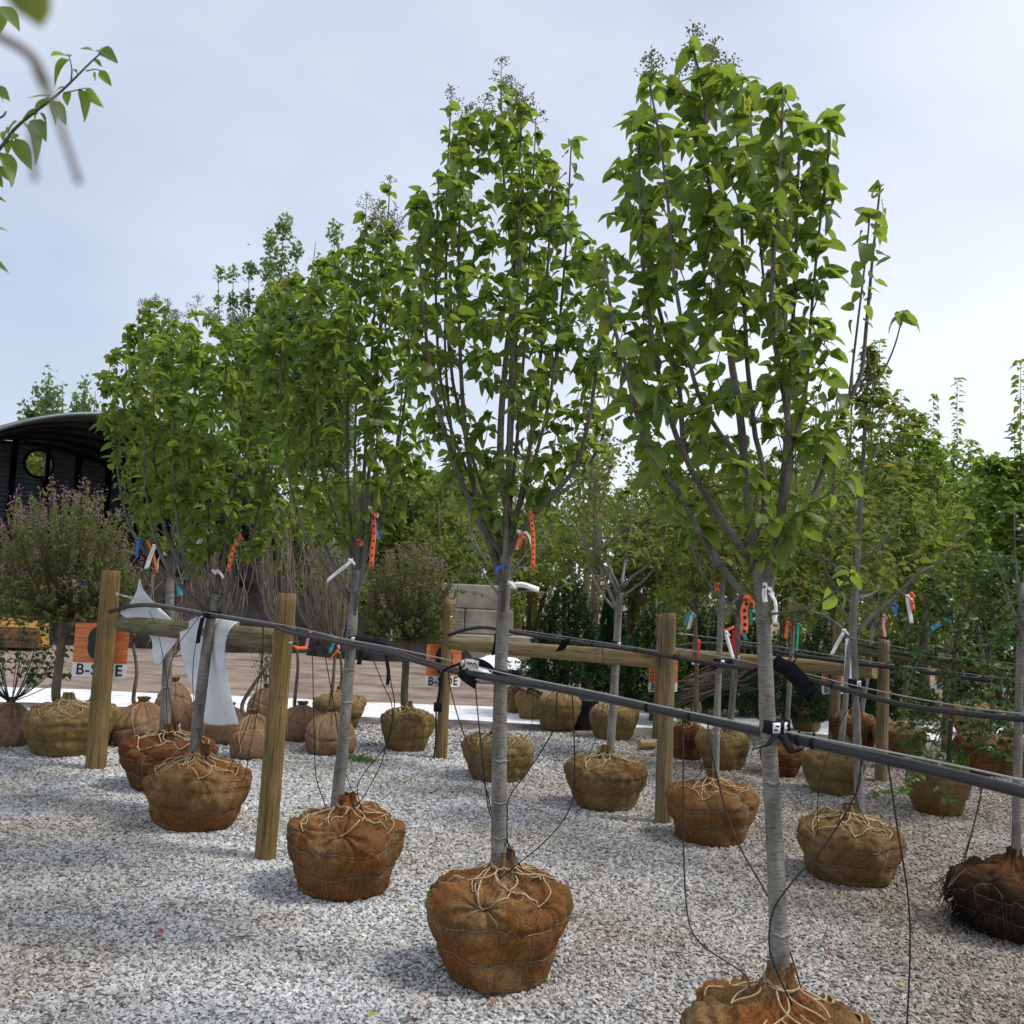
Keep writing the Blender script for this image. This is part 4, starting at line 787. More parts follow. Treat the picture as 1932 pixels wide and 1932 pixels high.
band(c, 0.036, 0.042, 'black strap with two white labels on the nearest trunk', 2, [[c + (0, -0.05, -0.02), c + (-0.03, -0.07, -0.05), c + (-0.065, -0.06, -0.065)], [c + (0.02, -0.05, -0.02), c + (0.05, -0.07, -0.07), c + (0.075, -0.07, -0.055)]])
c = at(948, 1273, 4.53); band(c, 0.040, 0.045, 'black strap band buckled round the second trunk from the front', 0, [], 0.05)
root = thing('ratchet_strap', 'loose black strap with a pale label arching beside the second trunk', 'strap', at(890, 1250, 4.6), GS); b = MB(); P = catmull([at(x, y, 4.62) for x, y in [(826, 1330), (829, 1305), (832, 1275), (842, 1262), (868, 1252)]], 24); b.add(*tube(P, 0.006, 8)); b.obj('cord', M['strap'], root)
b = MB(); P = catmull([at(x, y, 4.58) for x, y in [(866, 1256), (885, 1250), (905, 1250), (922, 1258), (934, 1270)]], 20); b.add(*strip(P, (0.1, -0.2, 1), 0.034, 0.003)); b.obj('webbing', M['strap'], root)
b = MB(); P = catmull([at(x, y, 4.57) for x, y in [(866, 1268), (880, 1280), (898, 1292)]], 10); b.add(*strip(P, (0.3, 0, 1), 0.04, 0.003)); b.obj('strap_tail', M['strap'], root)
lb = MB(); P = np.array([at(x, y, 4.55) for x, y in [(877, 1251), (890, 1252), (903, 1255)]]); lb.add(*strip(P, (0.05, -0.1, 1), 0.040, 0.0015)); o = lb.obj('care_label', M['white'], root)
q = MB(); rs = np.random.default_rng(2)
P = catmull([at(x, y, 4.542) for x, y in [(880, 1252), (884, 1249), (886, 1254), (889, 1250), (892, 1255), (895, 1251), (900, 1256)]], 40); q.add(*tube(P, 0.0022, 5)); q.obj('scribble', M['black'], o)
lb = MB(); lb.add(*box(at(873, 1251, 4.545), (0.018, 0.004, 0.030), 0.2)); lb.obj('buckle', M['steel'], root); lb = MB(); lb.add(*box(at(930, 1268, 4.555), (0.016, 0.004, 0.022), 0.5)); lb.obj('end_clip', M['steel'], root); lb = MB(); lb.add(*box(at(826, 1334, 4.62), (0.035, 0.03, 0.04), 0.2)); lb.obj('connector', M['strap'], root)
c = at(668, 1206, 5.66); band(c, 0.037, 0.035, 'black strap on the third trunk from the front', 1)
root = thing('strap_bundle', 'bunched black strap like a hat on the pipe right of the third trunk', 'strap', at(705, 1215, 5.55), GS); b = MB(); P = catmull([at(x, y, 5.5) for x, y in [(670, 1210), (690, 1213), (712, 1217), (728, 1221)]], 14); b.add(*strip(P, (0, -0.25, 1), 0.065, 0.008)); b.obj('webbing', M['strap'], root)
b = MB(); P = np.array([at(717, 1214, 5.5), at(717, 1205, 5.5), at(717, 1203, 5.5)]); b.add(*tube(np.array([at(717, 1222, 5.5), at(717, 1212, 5.5), at(718, 1204, 5.5)]), [0.036, 0.034, 0.030], 16)); b.obj('roll', M['strap'], root)
for t, w in (([(729, 1212), (730, 1245), (733, 1270), (731, 1292)], 0.02), ([(683, 1226), (680, 1240), (677, 1254)], 0.026)):
    b = MB(); b.add(*strip(catmull([at(x, y, 5.46) for x, y in t], 10), (1, 0.2, 0), w, 0.002)); b.obj('strap_tail', M['strap'], root)
c = at(397, 1159, 6.95); band(c, 0.048, 0.05, 'black strap holding the trunk in front of the cloth', 0, [[c + (-0.03, -0.07, -0.02), c + (-0.045, -0.075, -0.12), c + (-0.05, -0.075, -0.2)]])
c = at(1359, 1250, 7.19); band(c, 0.046, 0.055, 'black strap with one label on the thin trunk right of the grey brown post', 1, [[c + (-0.02, -0.06, 0), c + (-0.06, -0.06, -0.05), c + (-0.1, -0.05, -0.06)]], 0.06)
c = at(1614, 1289, 6.36); band(c, 0.042, 0.05, 'black strap with a small white buckle on the twisted reddish tree', 1)
c = at(1166, 1216, 8.14); band(c, 0.040, 0.05, 'black strap on the forked pale tree', 1)
root = thing('strap_bow', 'big black bow of webbing behind the nearest trunk', 'strap', on_row(1490, 1262, ROW2, -0.1), GS); yb = rowY(1490, 1262, ROW2, -0.12)
for t, w in (([(1459, 1246), (1472, 1255), (1490, 1262)], 0.10), ([(1470, 1272), (1480, 1255), (1492, 1240)], 0.07), ([(1478, 1262), (1492, 1256), (1498, 1247)], 0.07), ([(1488, 1262), (1510, 1284), (1535, 1312)], 0.11), ([(1440, 1258), (1420, 1266), (1400, 1278)], 0.05)):
    b = MB(); b.add(*strip(catmull([at(x, y, yb) for x, y in t], 8), (0.6, -0.3, 0.9), w, 0.003)); b.obj('bow_loop', M['strap'], root)
for k, (x, y) in enumerate(((939, 1215), (1064, 1213))):
    root = thing('pipe_strap', ['black strap hanging from the second pipe behind the second trunk', 'black strap end hanging over the pale rail'][k], 'strap', on_row(x, y - 30, ROW2, -0.05), GS); b = MB()
    t = [[(939, 1183), (936, 1205), (930, 1236)], [(1068, 1206), (1064, 1216), (1056, 1228)]][k]; b.add(*strip(catmull([on_row(u, v, ROW2, -0.09) for u, v in t], 8), (1, 0.2, 0.2), [0.03, 0.075][k], 0.003)); b.obj('webbing', M['strap'], root)

# ------------------------------------------------------------------ white cloths on the first rail
def cloth(grid, label, nu=26, nv=60, seed=0, amp=0.02):
    """grid: rows of (x px, y px, depth) control points; skinned as a smooth draped sheet."""
    rng = np.random.default_rng(seed); rows = [catmull([at(*p) for p in r], nu) for r in grid]; rows = np.array(rows)
    S = np.stack([catmull(rows[:, k], nv) for k in range(nu)], 1); u = np.linspace(0, 1, nu)[None, :]; v = np.linspace(0, 1, nv)[:, None]
    S[..., 1] += amp * np.sin(9 * u + 3 * v + 2 * np.sin(4 * v)) + amp * 0.6 * np.sin(17 * u - 5 * v); S[..., 0] += amp * 0.4 * np.sin(11 * v + 5 * u)
    V = S.reshape(-1, 3); i = np.arange(nv - 1)[:, None] * nu; j = np.arange(nu - 1)[None, :]; Q = np.stack([i + j, i + j + 1, i + nu + j + 1, i + nu + j], -1).reshape(-1, 4)
    b = MB(); b.add(V, None, Q); o = b.obj('frost_cloth', M['cloth']); tag(o, label, 'cloth', 'white cloths on the rail'); so = o.modifiers.new('thickness', 'SOLIDIFY'); so.thickness = 0.003; return o
cloth([[(340, 1194, 7.74), (385, 1178, 7.44), (450, 1184, 7.04)], [(343, 1178, 7.56), (385, 1163, 7.27), (452, 1173, 6.88)], [(341, 1198, 7.40), (385, 1190, 7.09), (432, 1190, 6.80)], [(345, 1240, 7.38), (390, 1240, 7.08), (425, 1232, 6.82)], [(356, 1285, 7.38), (398, 1285, 7.08), (430, 1275, 6.82)], [(372, 1330, 7.38), (408, 1332, 7.08), (438, 1322, 6.82)], [(386, 1366, 7.38), (418, 1369, 7.08), (452, 1366, 6.82)]], 'long white cloth hanging down behind the trunk with the strap', seed=1, amp=0.012)
cloth([[(262, 1092, 8.25), (263, 1092, 8.25), (264, 1093, 8.25)], [(257, 1112, 8.25), (264, 1111, 8.22), (273, 1114, 8.20)], [(243, 1140, 8.32), (268, 1128, 8.20), (294, 1140, 8.06)], [(229, 1157, 8.42), (270, 1150, 8.20), (322, 1166, 7.82)], [(258, 1176, 8.28), (290, 1186, 8.05), (334, 1190, 7.78)], [(284, 1205, 8.12), (306, 1210, 7.98), (334, 1208, 7.78)], [(287, 1236, 8.08), (304, 1236, 7.98), (318, 1228, 7.88)], [(292, 1252, 8.05), (300, 1254, 8.0), (306, 1246, 7.95)]], 'short white cloth pulled up to a peak over the rail', seed=2, amp=0.012)

# ------------------------------------------------------------------ signs on the first posts
def sign(cx, cy, Y, w, h, yaw, label):
    c = at(cx, cy, Y); root = thing('row_sign', label, 'sign', c, 'orange row signs on the posts'); R3 = np.array(Matrix.Rotation(yaw, 3, 'Z'))
    def loc(V): return np.asarray(V, float) @ R3.T + c
    def rounded(x0, x1, z0, z1, r, rt, rb, n=6):
        P = []
        for (cx_, cz_, a0, on) in ((x1 - r, z1 - r, 0, rt), (x0 + r, z1 - r, 90, rt), (x0 + r, z0 + r, 180, rb), (x1 - r, z0 + r, 270, rb)):
            if on: P += [(cx_ + r * math.cos(math.radians(a0 + 90 * i / n)), cz_ + r * math.sin(math.radians(a0 + 90 * i / n))) for i in range(n + 1)]
            else: P.append((x1 if a0 in (0, 270) else x0, z1 if a0 in (0, 90) else z0))
        return P
    def plate(name, P, y0, y1, m, parent=root):
        n = len(P); me = bpy.data.meshes.new(name); V = [tuple((np.array([x, y0, z]) @ R3.T)) for x, z in P] + [tuple((np.array([x, y1, z]) @ R3.T)) for x, z in P]
        me.from_pydata(V, [], [list(range(n))[::-1] if False else list(range(n)), list(range(n, 2 * n))[::-1]] + [[i, n + i, n + (i + 1) % n, (i + 1) % n] for i in range(n)]); me.materials.append(m)
        o = bpy.data.objects.new(name, me); COL.objects.link(o); o.parent = parent; o['_org'] = list(c); return o
    zb = -h / 2 + h * 0.26; r = 0.02
    plate('backing_board', rounded(-w / 2 + .002, w / 2 - .002, -h / 2 + .002, h / 2 - .002, r, 1, 1), 0.003, 0.008, M['white'])
    n = 3; zs = np.linspace(zb, h / 2, n + 1)
    for i in range(n): plate('printed_plank', rounded(-w / 2, w / 2, zs[i] + 0.0025, zs[i + 1] - 0.0025 * (i < n - 1), r, i == n - 1, 0), -0.002, 0.0025, M['sign'])
    plate('name_strip', rounded(-w / 2, w / 2, -h / 2, zb - 0.001, r, 0, 1), -0.002, 0.0025, M['white'])
    zc = (zb + h / 2) / 2; th = np.linspace(0, 6.283, 60, endpoint=False); hh = (h / 2 - zb)
    rr = 1 + 0.16 * np.abs(np.sin(2 * th)) ** 0.8; plate('emblem', [(w * 0.235 * a * math.cos(t), zc + hh * 0.40 * a * math.sin(t)) for a, t in zip(rr, th)], -0.0032, -0.0022, M['signgreen'])
    cu = bpy.data.curves.new('lettering', 'FONT'); cu.body = 'B-SIDE'; cu.size = h * 0.285; cu.align_x = 'CENTER'; cu.align_y = 'CENTER'; cu.extrude = 0.0005; cu.offset = 0.004 * h; cu.space_character = 1.08; cu.resolution_u = 3
    tmp = bpy.data.objects.new('tmp', cu); COL.objects.link(tmp); bpy.context.view_layer.update(); me = bpy.data.meshes.new_from_object(tmp.evaluated_get(bpy.context.evaluated_depsgraph_get())); bpy.data.objects.remove(tmp)
    V = np.array([v.co for v in me.vertices]); sx = min(1.0, w * 0.84 / np.ptp(V[:, 0]))
    for v in me.vertices: x, y, z = v.co; q = np.array([x * sx, -0.0032 - z, y + (-h / 2 + zb) / 2]) @ R3.T; v.co = q
    me.name = 'lettering'; me.materials.clear(); me.materials.append(M['black']); o = bpy.data.objects.new('lettering', me); COL.objects.link(o); o.parent = root
    for sx_ in (-1, 1):
        for sz in (-1, 1):
            q = MB(); p = loc((sx_ * (w / 2 - 0.03), -0.004, sz * (h / 2 - 0.03))); q.add(*tube(np.array([p, p + R3 @ np.array([0, 0.004, 0])]), 0.005, 8)); q.obj('screw', M['steel'], root)
sign(190, 1227, gA[1] + 0.11, 0.475, 0.475, 0.03, 'orange plank sign with a dark emblem behind the thick far post')
sign(837, 1256, gC[1] + 0.085, 0.40, 0.43, 0.55, 'turned orange sign behind the post with the black hose')
sign(1252, 1272, 12.25, 0.42, 0.43, 0.45, 'orange sign mostly hidden by the grey brown post')
sign(1573, 1277, gF[1] + 0.1, 0.42, 0.43, 0.55, 'shaded orange sign under the rail behind the wrapped trunk')
sign(1783, 1270, gG[1] + 0.1, 0.36, 0.40, 0.5, 'sign peeping through the hawthorn leaves')

# ------------------------------------------------------------------ trees in the rows behind
GROUP2 = 'balled young trees of the rows behind'
def row_tree(label, base, R, H, bmat, trunk_px, tr0, tr1, env, limbs=(), nl=5, natt=60, size=0.05, gap=0.06, seed=1, leafm='leaf2', temps=None, wood='bark_pale', twig='bark_pale', sack=False, tips=None, spread=0.6, lift=0.3, leaf0=0.35, weeds=0, detail=2, name='young_tree', tint=0.5, group=GROUP2, zc=(0, .3), twine=True, ball=True, dk=0.85, rad=0.0055, droop=0.9, sprays=None):
    root = thing(name, label, 'tree', (base[0], base[1], 0), group)
    if ball: BALLS[seed], bo = root_ball(root, base[0], base[1], R, H, seed, M[bmat], tr0, detail, sack, twine=twine)
    G = Grow(seed); Y = base[1]; P0 = px(trunk_px, Y); P0 = np.vstack([[P0[0][0], Y, max(0.0, H * 0.75)], P0]); tp = trunk_tube(G, P0, tr0, tr1, 24, 12, seed); E_ = Env(env, Y, dk); g = G.rng
    k0 = int(len(tp) * 0.72); G.N += list(tp[k0:]); G.NR += [tr1] * (len(tp) - k0); top = tp[-1]; zt = E_.z[-1]
    for L in limbs: G.path(px(L[0], Y, L[1]), L[2], L[3], max(10, 3 * len(L[0])), 7, (0.6, gap, droop))
    for t in (tips or []):
        e = at(t[0], t[1], Y + (t[2] if len(t) > 2 else 0)); s0 = top; G.path([s0, s0 + (e - s0) * np.array([.8, .8, .35]), s0 + (e - s0) * np.array([.97, .97, .7]), e], tr1 * 0.45, 0.003, 12, 6, (0.3, gap * .7, droop))
    for i in range(nl):
        a = i * 6.283 / nl + g.uniform(-.3, .3); z = top[2] + (zt - top[2]) * g.uniform(.45, .9); e = E_.point(g, z, g.uniform(.55, .95), a); s0 = tp[np.argmin(np.abs(tp[:, 2] - (top[2] - g.uniform(*zc))))]; h = e - s0
        G.path([s0, s0 + h * np.array([.62, .62, .3]), s0 + h * np.array([.9, .9, .65]), e], tr1 * g.uniform(.4, .6), .004, 12, 7, (0.6, gap, droop))
    A = [E_.point(g, E_.z[0] + (zt - E_.z[0]) * g.uniform(0.02, 0.98)) for _ in range(natt)]; A.sort(key=lambda p: p[2] + 0.5 * np.hypot(p[0] - top[0], p[1] - Y))
    G.attract(A, rad, (leaf0, gap, droop), True, spread, lift)
    sp = sorted(G.tips, key=lambda q: -q[0][2])[:sprays] if sprays else None
    finish_tree(G, root, leafm, size, temps or LT_MID, seed, 0, tint, wood, twig, 1.0, sp)
    if bmat == 'bur_black':
        q = np.random.default_rng(8); fb = MB(); B_ = BALLS[seed]
        for _ in range(420):
            a = q.uniform(0, 6.28); p = B_.surf(a, q.uniform(B_.t_at_z(.05), B_.t_at_z(.72)), .004); o_ = np.array([math.cos(a), math.sin(a), 0]); L = q.uniform(.04, .13); e = p + o_ * q.uniform(.01, .06) + (q.normal(0, .02), q.normal(0, .02), -L); e[2] = max(e[2], .004); m_ = (p + e) / 2 + o_ * .02; fb.add(*tube(np.array([p, m_, e]), [.0035, .0025, .001], 3, False))
        fb.obj('root_fringe', M['soil'], root, True, 'stuff')
    if weeds:
        b = MB(); r = np.random.default_rng(seed + 5); 
        for _ in range(weeds):
            a = r.uniform(0, 6.28); q = r.uniform(.3, .9) * R; p = np.array([base[0] + q * math.cos(a), base[1] + q * math.sin(a), H * 0.95]); L = r.uniform(.06, .17); d = np.array([r.normal(0, .4), r.normal(0, .4), 1]); e = p + d * L; m_ = p + d * L * .5 + np.array([0, 0, L * .15]); w = np.array([math.cos(a), math.sin(a), 0]) * 0.003
            b.add([p - w, p + w, m_ + w, m_ - w, e], [[3, 2, 4]], [[0, 1, 2, 3]], r.random())
        b.obj('weeds', M['grass'], root, True, 'stuff')
    return root, G
S2 = (0.0, 0.35)
row_tree('sparse pale tree hidden behind the second trunk from the front', (-0.03, 9.12), .325, .40, 'bur_olive', [(938, 1392), (944, 1250), (954, 1130), (960, 1085)], .035, .028,
    [(850, 900, 1000), (920, 850, 1060), (980, 840, 1080), (1040, 850, 1070), (1080, 870, 1050)], [([(957, 1090), (935, 1060), (900, 1035), (880, 1000)], [0, 0, .1, .1], .012, .004), ([(961, 1085), (985, 1055), (1005, 1030), (1040, 1028)], [0, 0, 0, 0], .011, .004), ([(955, 1115), (925, 1095), (890, 1082), (845, 1090)], [0, 0, -.1, -.1], .008, .003), ([(957, 1130), (990, 1115), (1030, 1118), (1075, 1100)], [0, 0, 0, .1], .007, .003), ([(952, 1140), (905, 1120), (865, 1115)], [0, -.1, -.1], .006, .003)], 5, 70, .062, .09, 106, leaf0=.5, tint=.5)
row_tree('forked pale grey tree with sparse leaves between the second and nearest trunks', (.86, 8.14), .33, .41, 'bur_brown', [(1151, 1415), (1157, 1330), (1163, 1230), (1167, 1150), (1170, 1118)], .036, .029,
    [(830, 1120, 1250), (900, 1060, 1260), (960, 1035, 1265), (1020, 1040, 1270), (1070, 1090, 1250)], [([(1166, 1125), (1150, 1090), (1130, 1055), (1105, 1032), (1080, 988), (1043, 968)], [0, -.05, -.1, -.2, -.25, -.3], .016, .004), ([(1170, 1115), (1151, 1074), (1140, 1034), (1128, 993), (1131, 956), (1142, 910), (1151, 880)], [0, 0, .05, .1, .1, .1, .1], .017, .004), ([(1172, 1106), (1179, 1062), (1181, 1044), (1191, 993), (1191, 935), (1205, 915), (1222, 910)], [0, .1, .12, .15, .15, .15, .2], .015, .004), ([(1176, 1108), (1193, 1088), (1219, 1069), (1234, 1045), (1243, 1030)], [0, -.1, -.15, -.2, -.2], .016, .006), ([(1140, 1034), (1165, 1010), (1190, 985), (1230, 972)], [0, -.1, -.2, -.2], .009, .003), ([(1180, 1044), (1165, 1025), (1152, 1000), (1120, 960)], [.1, .2, .25, .3], .008, .003)], 3, 95, .060, .085, 107, leaf0=.4, tint=.55)
row_tree('thin forked tree beside the grey brown post with a white tag', (1.52, 7.19), .325, .41, 'bur_rust', [(1350, 1478), (1352, 1380), (1357, 1230), (1362, 1120), (1366, 1060)], .026, .021,
    [(820, 1290, 1440), (900, 1250, 1500), (980, 1240, 1490), (1040, 1240, 1470), (1090, 1260, 1450)], [([(1361, 1170), (1380, 1140), (1398, 1120), (1420, 1090), (1450, 1070)], [0, 0, .05, .1, .1], .012, .005), ([(1358, 1160), (1340, 1130), (1320, 1120), (1290, 1125), (1262, 1120)], [0, -.05, -.1, -.1, -.1], .007, .003), ([(1363, 1100), (1340, 1075), (1320, 1050), (1300, 1010)], [0, 0, .05, .1], .010, .004)], 7, 190, .064, .060, 108, leaf0=.25, tint=.45)
row_tree('twisted grey tree with reddish young leaves and wide low branches', (2.22, 6.36), .335, .385, 'bur_brown', [(1621, 1540), (1618, 1420), (1613, 1260), (1611, 1180), (1618, 1060), (1625, 930), (1632, 800), (1638, 700)], .029, .010,
    [(645, 1632, 1652), (740, 1610, 1680), (840, 1570, 1730), (930, 1480, 1800), (1000, 1450, 1830), (1060, 1450, 1830), (1120, 1480, 1770)], [([(1614, 1200), (1640, 1168), (1690, 1125), (1730, 1085), (1780, 1055), (1815, 1010), (1850, 990)], [0, 0, -.05, -.1, -.1, -.1, -.1], .016, .004), ([(1612, 1210), (1580, 1178), (1552, 1160), (1515, 1148), (1490, 1130)], [0, -.05, -.1, -.15, -.2], .011, .004), ([(1617, 1130), (1650, 1118), (1690, 1085), (1660, 1050), (1630, 1010)], [0, .1, .15, .2, .2], .010, .003), ([(1620, 1100), (1585, 1075), (1545, 1050), (1500, 1035)], [0, .1, .1, .1], .010, .003), ([(1622, 1020), (1590, 985), (1560, 960), (1530, 915)], [0, -.1, -.1, -.15], .009, .003), ([(1621, 1060), (1665, 1020), (1700, 970), (1740, 930)], [0, 0, .1, .1], .010, .003), ([(1625, 900), (1650, 860), (1680, 840), (1710, 800)], [0, 0, 0, 0], .007, .003)], 3, 190, .050, .058, 109, leaf0=.2, wood='bark', twig='bark_dark', tint=.52)
row_tree('dark trunked tree in a rotting black fringed ball at the right edge', (2.80, 5.46), .33, .37, 'bur_black', [(1918, 1612), (1919, 1500), (1921, 1400), (1924, 1250), (1930, 1100)], .026, .018,
    [(930, 1895, 1990), (980, 1880, 2050), (1020, 1880, 2080), (1100, 1880, 2060), (1200, 1890, 2000)], [([(1922, 1340), (1900, 1320), (1890, 1290), (1895, 1260)], [0, 0, -.05, -.1], .007, .003), ([(1925, 1180), (1900, 1120), (1880, 1060), (1860, 1040)], [0, 0, 0, 0], .007, .003)], 4, 28, .05, .06, 110, 'leaf_dark', wood='bark', twig='bark_dark', leaf0=.4, twine=False)
row_tree('tree with a red and white wrapped trunk behind the white tag', (2.27, 10.25), .27, .39, 'bur_olive', [(1378, 1370), (1386, 1270), (1394, 1160), (1398, 1120)], .036, .025, [(930, 1330, 1470), (1000, 1300, 1480), (1070, 1310, 1470), (1120, 1340, 1450)], (), 7, 150, .075, .065, 111, wood='bark', twig='bark', detail=1)
row_tree('tree with a pale bandaged trunk on a weedy olive ball', (3.06, 9.2), .275, .40, 'bur_olive', [(1588, 1402), (1595, 1320), (1601, 1237), (1607, 1187), (1612, 1130)], .030, .022, [(930, 1530, 1680), (1000, 1520, 1700), (1070, 1530, 1690), (1110, 1560, 1660)], (), 7, 150, .075, .065, 112, weeds=90, detail=1, twine=False)
row_tree('leafy hawthorn drooping over its brown ball at the right', (3.72, 8.5), .255, .41, 'bur_brown', [(1790, 1430), (1795, 1350), (1800, 1250), (1806, 1170)], .020, .014,
    [(1030, 1800, 1900), (1110, 1740, 1950), (1190, 1700, 1960), (1270, 1690, 1960), (1350, 1690, 1940), (1430, 1720, 1900)], [([(1800, 1300), (1770, 1330), (1745, 1380), (1735, 1430)], [0, -.2, -.35, -.45], .006, .003, ), ([(1803, 1230), (1750, 1230), (1720, 1270), (1705, 1340)], [0, -.1, -.3, -.4], .007, .003), ([(1798, 1330), (1770, 1400), (1770, 1470), (1790, 1510)], [0, -.3, -.5, -.55], .006, .003), ([(1800, 1320), (1760, 1420), (1710, 1480), (1675, 1515)], [0, -.4, -.7, -.8], .006, .0025), ([(1800, 1320), (1740, 1440), (1700, 1490), (1655, 1495)], [0, -.5, -.8, -.9], .006, .0025), ([(1802, 1280), (1840, 1300), (1880, 1350), (1910, 1400)], [0, -.1, -.2, -.3], .006, .003)], 8, 260, .058, .042, 113, 'leaf_dark', None, 'bark_dark', 'bark_dark', leaf0=.15, weeds=120, tint=.5, detail=1, droop=.6)
row_tree('slim tree on a red clay ball with weeds right behind the nearest trunk', (2.79, 9.97), .22, .33, 'bur_red', [(1484, 1380), (1490, 1290), (1495, 1210), (1497, 1150)], .026, .02, [(960, 1430, 1560), (1030, 1420, 1570), (1100, 1440, 1550), (1140, 1460, 1530)], (), 6, 130, .075, .065, 114, weeds=110, detail=1, twine=False, wood='bark', twig='bark')
row_tree('slim tree with a red trunk guard just right of the grey brown post', (1.99, 10.72), .20, .40, 'bur_red', [(1313, 1345), (1314, 1260), (1312, 1180), (1311, 1110)], .026, .02, [(950, 1250, 1370), (1020, 1240, 1380), (1090, 1250, 1370), (1120, 1280, 1350)], (), 6, 130, .075, .065, 115, weeds=60, detail=1, wood='bark_brown', twig='bark_brown')
g = ground(1622, 1412); row_tree('tree whose red clay ball shows left of the post right of the nearest trunk', (float(g[0]), float(g[1]) + .2), .30, .42, 'bur_red', [(1625, 1350), (1640, 1250), (1650, 1150)], .03, .02, [(840, 1610, 1720), (950, 1580, 1760), (1050, 1590, 1750), (1110, 1620, 1720)], (), 7, 190, .08, .06, 116, 'leaf_maple', detail=1)
g = ground(1712, 1428); row_tree('tree whose low brown ball shows right of the post with two cables', (float(g[0]), float(g[1]) + .2), .30, .36, 'bur_brown', [(1702, 1370), (1710, 1270), (1716, 1150), (1718, 1080)], .03, .02, [(770, 1690, 1740), (850, 1650, 1790), (950, 1630, 1810), (1050, 1650, 1800), (1100, 1680, 1760)], (), 7, 260, .08, .06, 117, 'leaf_maple', tips=[(1660, 645), (1700, 735), (1668, 690)], detail=1, wood='bark_brown', twig='bark_brown')
for k, (x, yb, R, H, bm_, lb, env, tips, sd) in enumerate([
    (1875, 1468, .30, .42, 'bur_red', 'maple on a reddish ball left of the dark trunk at the right edge', [(860, 1850, 1900), (950, 1820, 1950), (1050, 1800, 1980), (1150, 1820, 1960)], [(1885, 865), (1905, 880)], 118),
    (1857, 1393, .34, .46, 'bur_olive', 'maple with two tall spires over the right hand woods', [(830, 1740, 1840), (900, 1700, 1880), (1000, 1690, 1900), (1100, 1720, 1880)], [(1806, 715), (1762, 745), (1832, 830), (1720, 800)], 119),
    (1753, 1356, .26, .42, 'bur_brown', 'small far maple seen between the post and the hawthorn', [(930, 1690, 1790), (1000, 1670, 1810), (1100, 1690, 1800)], [(1740, 870)], 120),
    (1925, 1470, .30, .42, 'bur_brown', 'maple cut by the right edge above the dark ball', [(850, 1915, 1980), (940, 1880, 2040), (1050, 1880, 2040), (1150, 1890, 2020)], [(1926, 680), (1915, 800)], 121)]):
    g = ground(x, yb); row_tree(lb, (float(g[0]), float(g[1]) + .25), R, H, bm_, [(x - 2, yb - 60), (x - 3, yb - 160), (x - 8 if sd != 119 else x - 20, yb - 240)], .032, .022, env, (), 7, 260, .085, .06, sd, 'leaf_maple', tips=tips, wood='bark_brown', twig='bark_brown', detail=1)

# spare balls behind, whose plants are lost against the evergreens
GB = 'balled plants waiting in the back rows'
def spare(label, x, yb, R, H, m, seed, sack=False, stick=None, loc=None):
    g = ground(x, yb) if loc is None else loc; cx, cy = float(g[0]), float(g[1]) + R * .72; root = thing('balled_plant', label, 'plant', (cx, cy, 0), GB); BALLS[seed], o = root_ball(root, cx, cy, R, H, seed, M[m], .018, 1, sack)
    return root, (cx, cy)
def sprigs(root, c, H, seed, n=26, hgt=.5, spread=.25, m='leaf_dark', size=.05, wood='bark_dark', r=.0035, gap=.045, leaf0=.2):
    G = Grow(seed); g = G.rng
    for _ in range(n):
        a = g.uniform(0, 6.28); b_ = np.array([c[0] + .03 * math.cos(a), c[1] + .03 * math.sin(a), H]); e = b_ + np.array([spread * math.cos(a) * g.uniform(.2, 1), spread * math.sin(a) * g.uniform(.2, 1), hgt * g.uniform(.6, 1)])
        G.path(bez(b_, b_ + (e - b_) * np.array([.75, .75, .35]), e, 8), r, .0015, 8, 5, (leaf0, gap, .8) if size else None, True)
    finish_tree(G, root, m, size or .03, LT_MID, seed, 0, .5, wood, wood)
r_, c_ = spare('short ball beside the second trunk, leftmost of the back cluster', 968, 1346, .20, .36, 'bur_brown', 201); sprigs(r_, c_, .36, 301, 14, .35, .18)
r_, c_ = spare('olive ball partly hidden in the middle of the back cluster', 1000, 1358, .21, .38, 'bur_olive', 202); sprigs(r_, c_, .38, 302, 14, .4, .2)
r_, c_ = spare('large olive ball under the front pipe right of the second trunk', 1054, 1380, .285, .47, 'bur_olive', 203)
r_, c_ = spare('olive ball left of the forked pale tree trunk', 1161, 1398, .295, .42, 'bur_olive', 204)
r_, c_ = spare('dark round ball behind the red clay ball of the slim tree', 1527, 1381, .20, .42, 'bur_olive', 205, True)
r_, c_ = spare('small pale ball seen far off over the red clay ball', 1122, 1318, .22, .36, 'bur_brown', 206)
root = thing('nursery_pot', 'black plastic pot between two olive balls', 'pot', at(1098, 1376, 12.7) * np.array([1, 1, 0]), 'empty pots'); p0 = np.array(root['_org']); b = MB(); b.add(*tube(np.array([p0, p0 + (0, 0, .34), p0 + (0, 0, .37)]), [.16, .20, .21], 28)); b.obj('pot_wall', M['pot'], root); b = MB(); th = np.linspace(0, 6.283, 29); b.add(*tube(p0 + np.stack([.21 * np.cos(th), .21 * np.sin(th), .37 + 0 * th], -1), .012, 6, False)); b.obj('rim', M['pot'], root)
wood_log('log_offcut', ground(1206, 1405, .06), ground(1229, 1403, .06) + np.array([.02, -.06, 0]), .055, .055, M['rail'], 'short log offcut lying on the gravel right of the olive ball', 'log', None, 61)

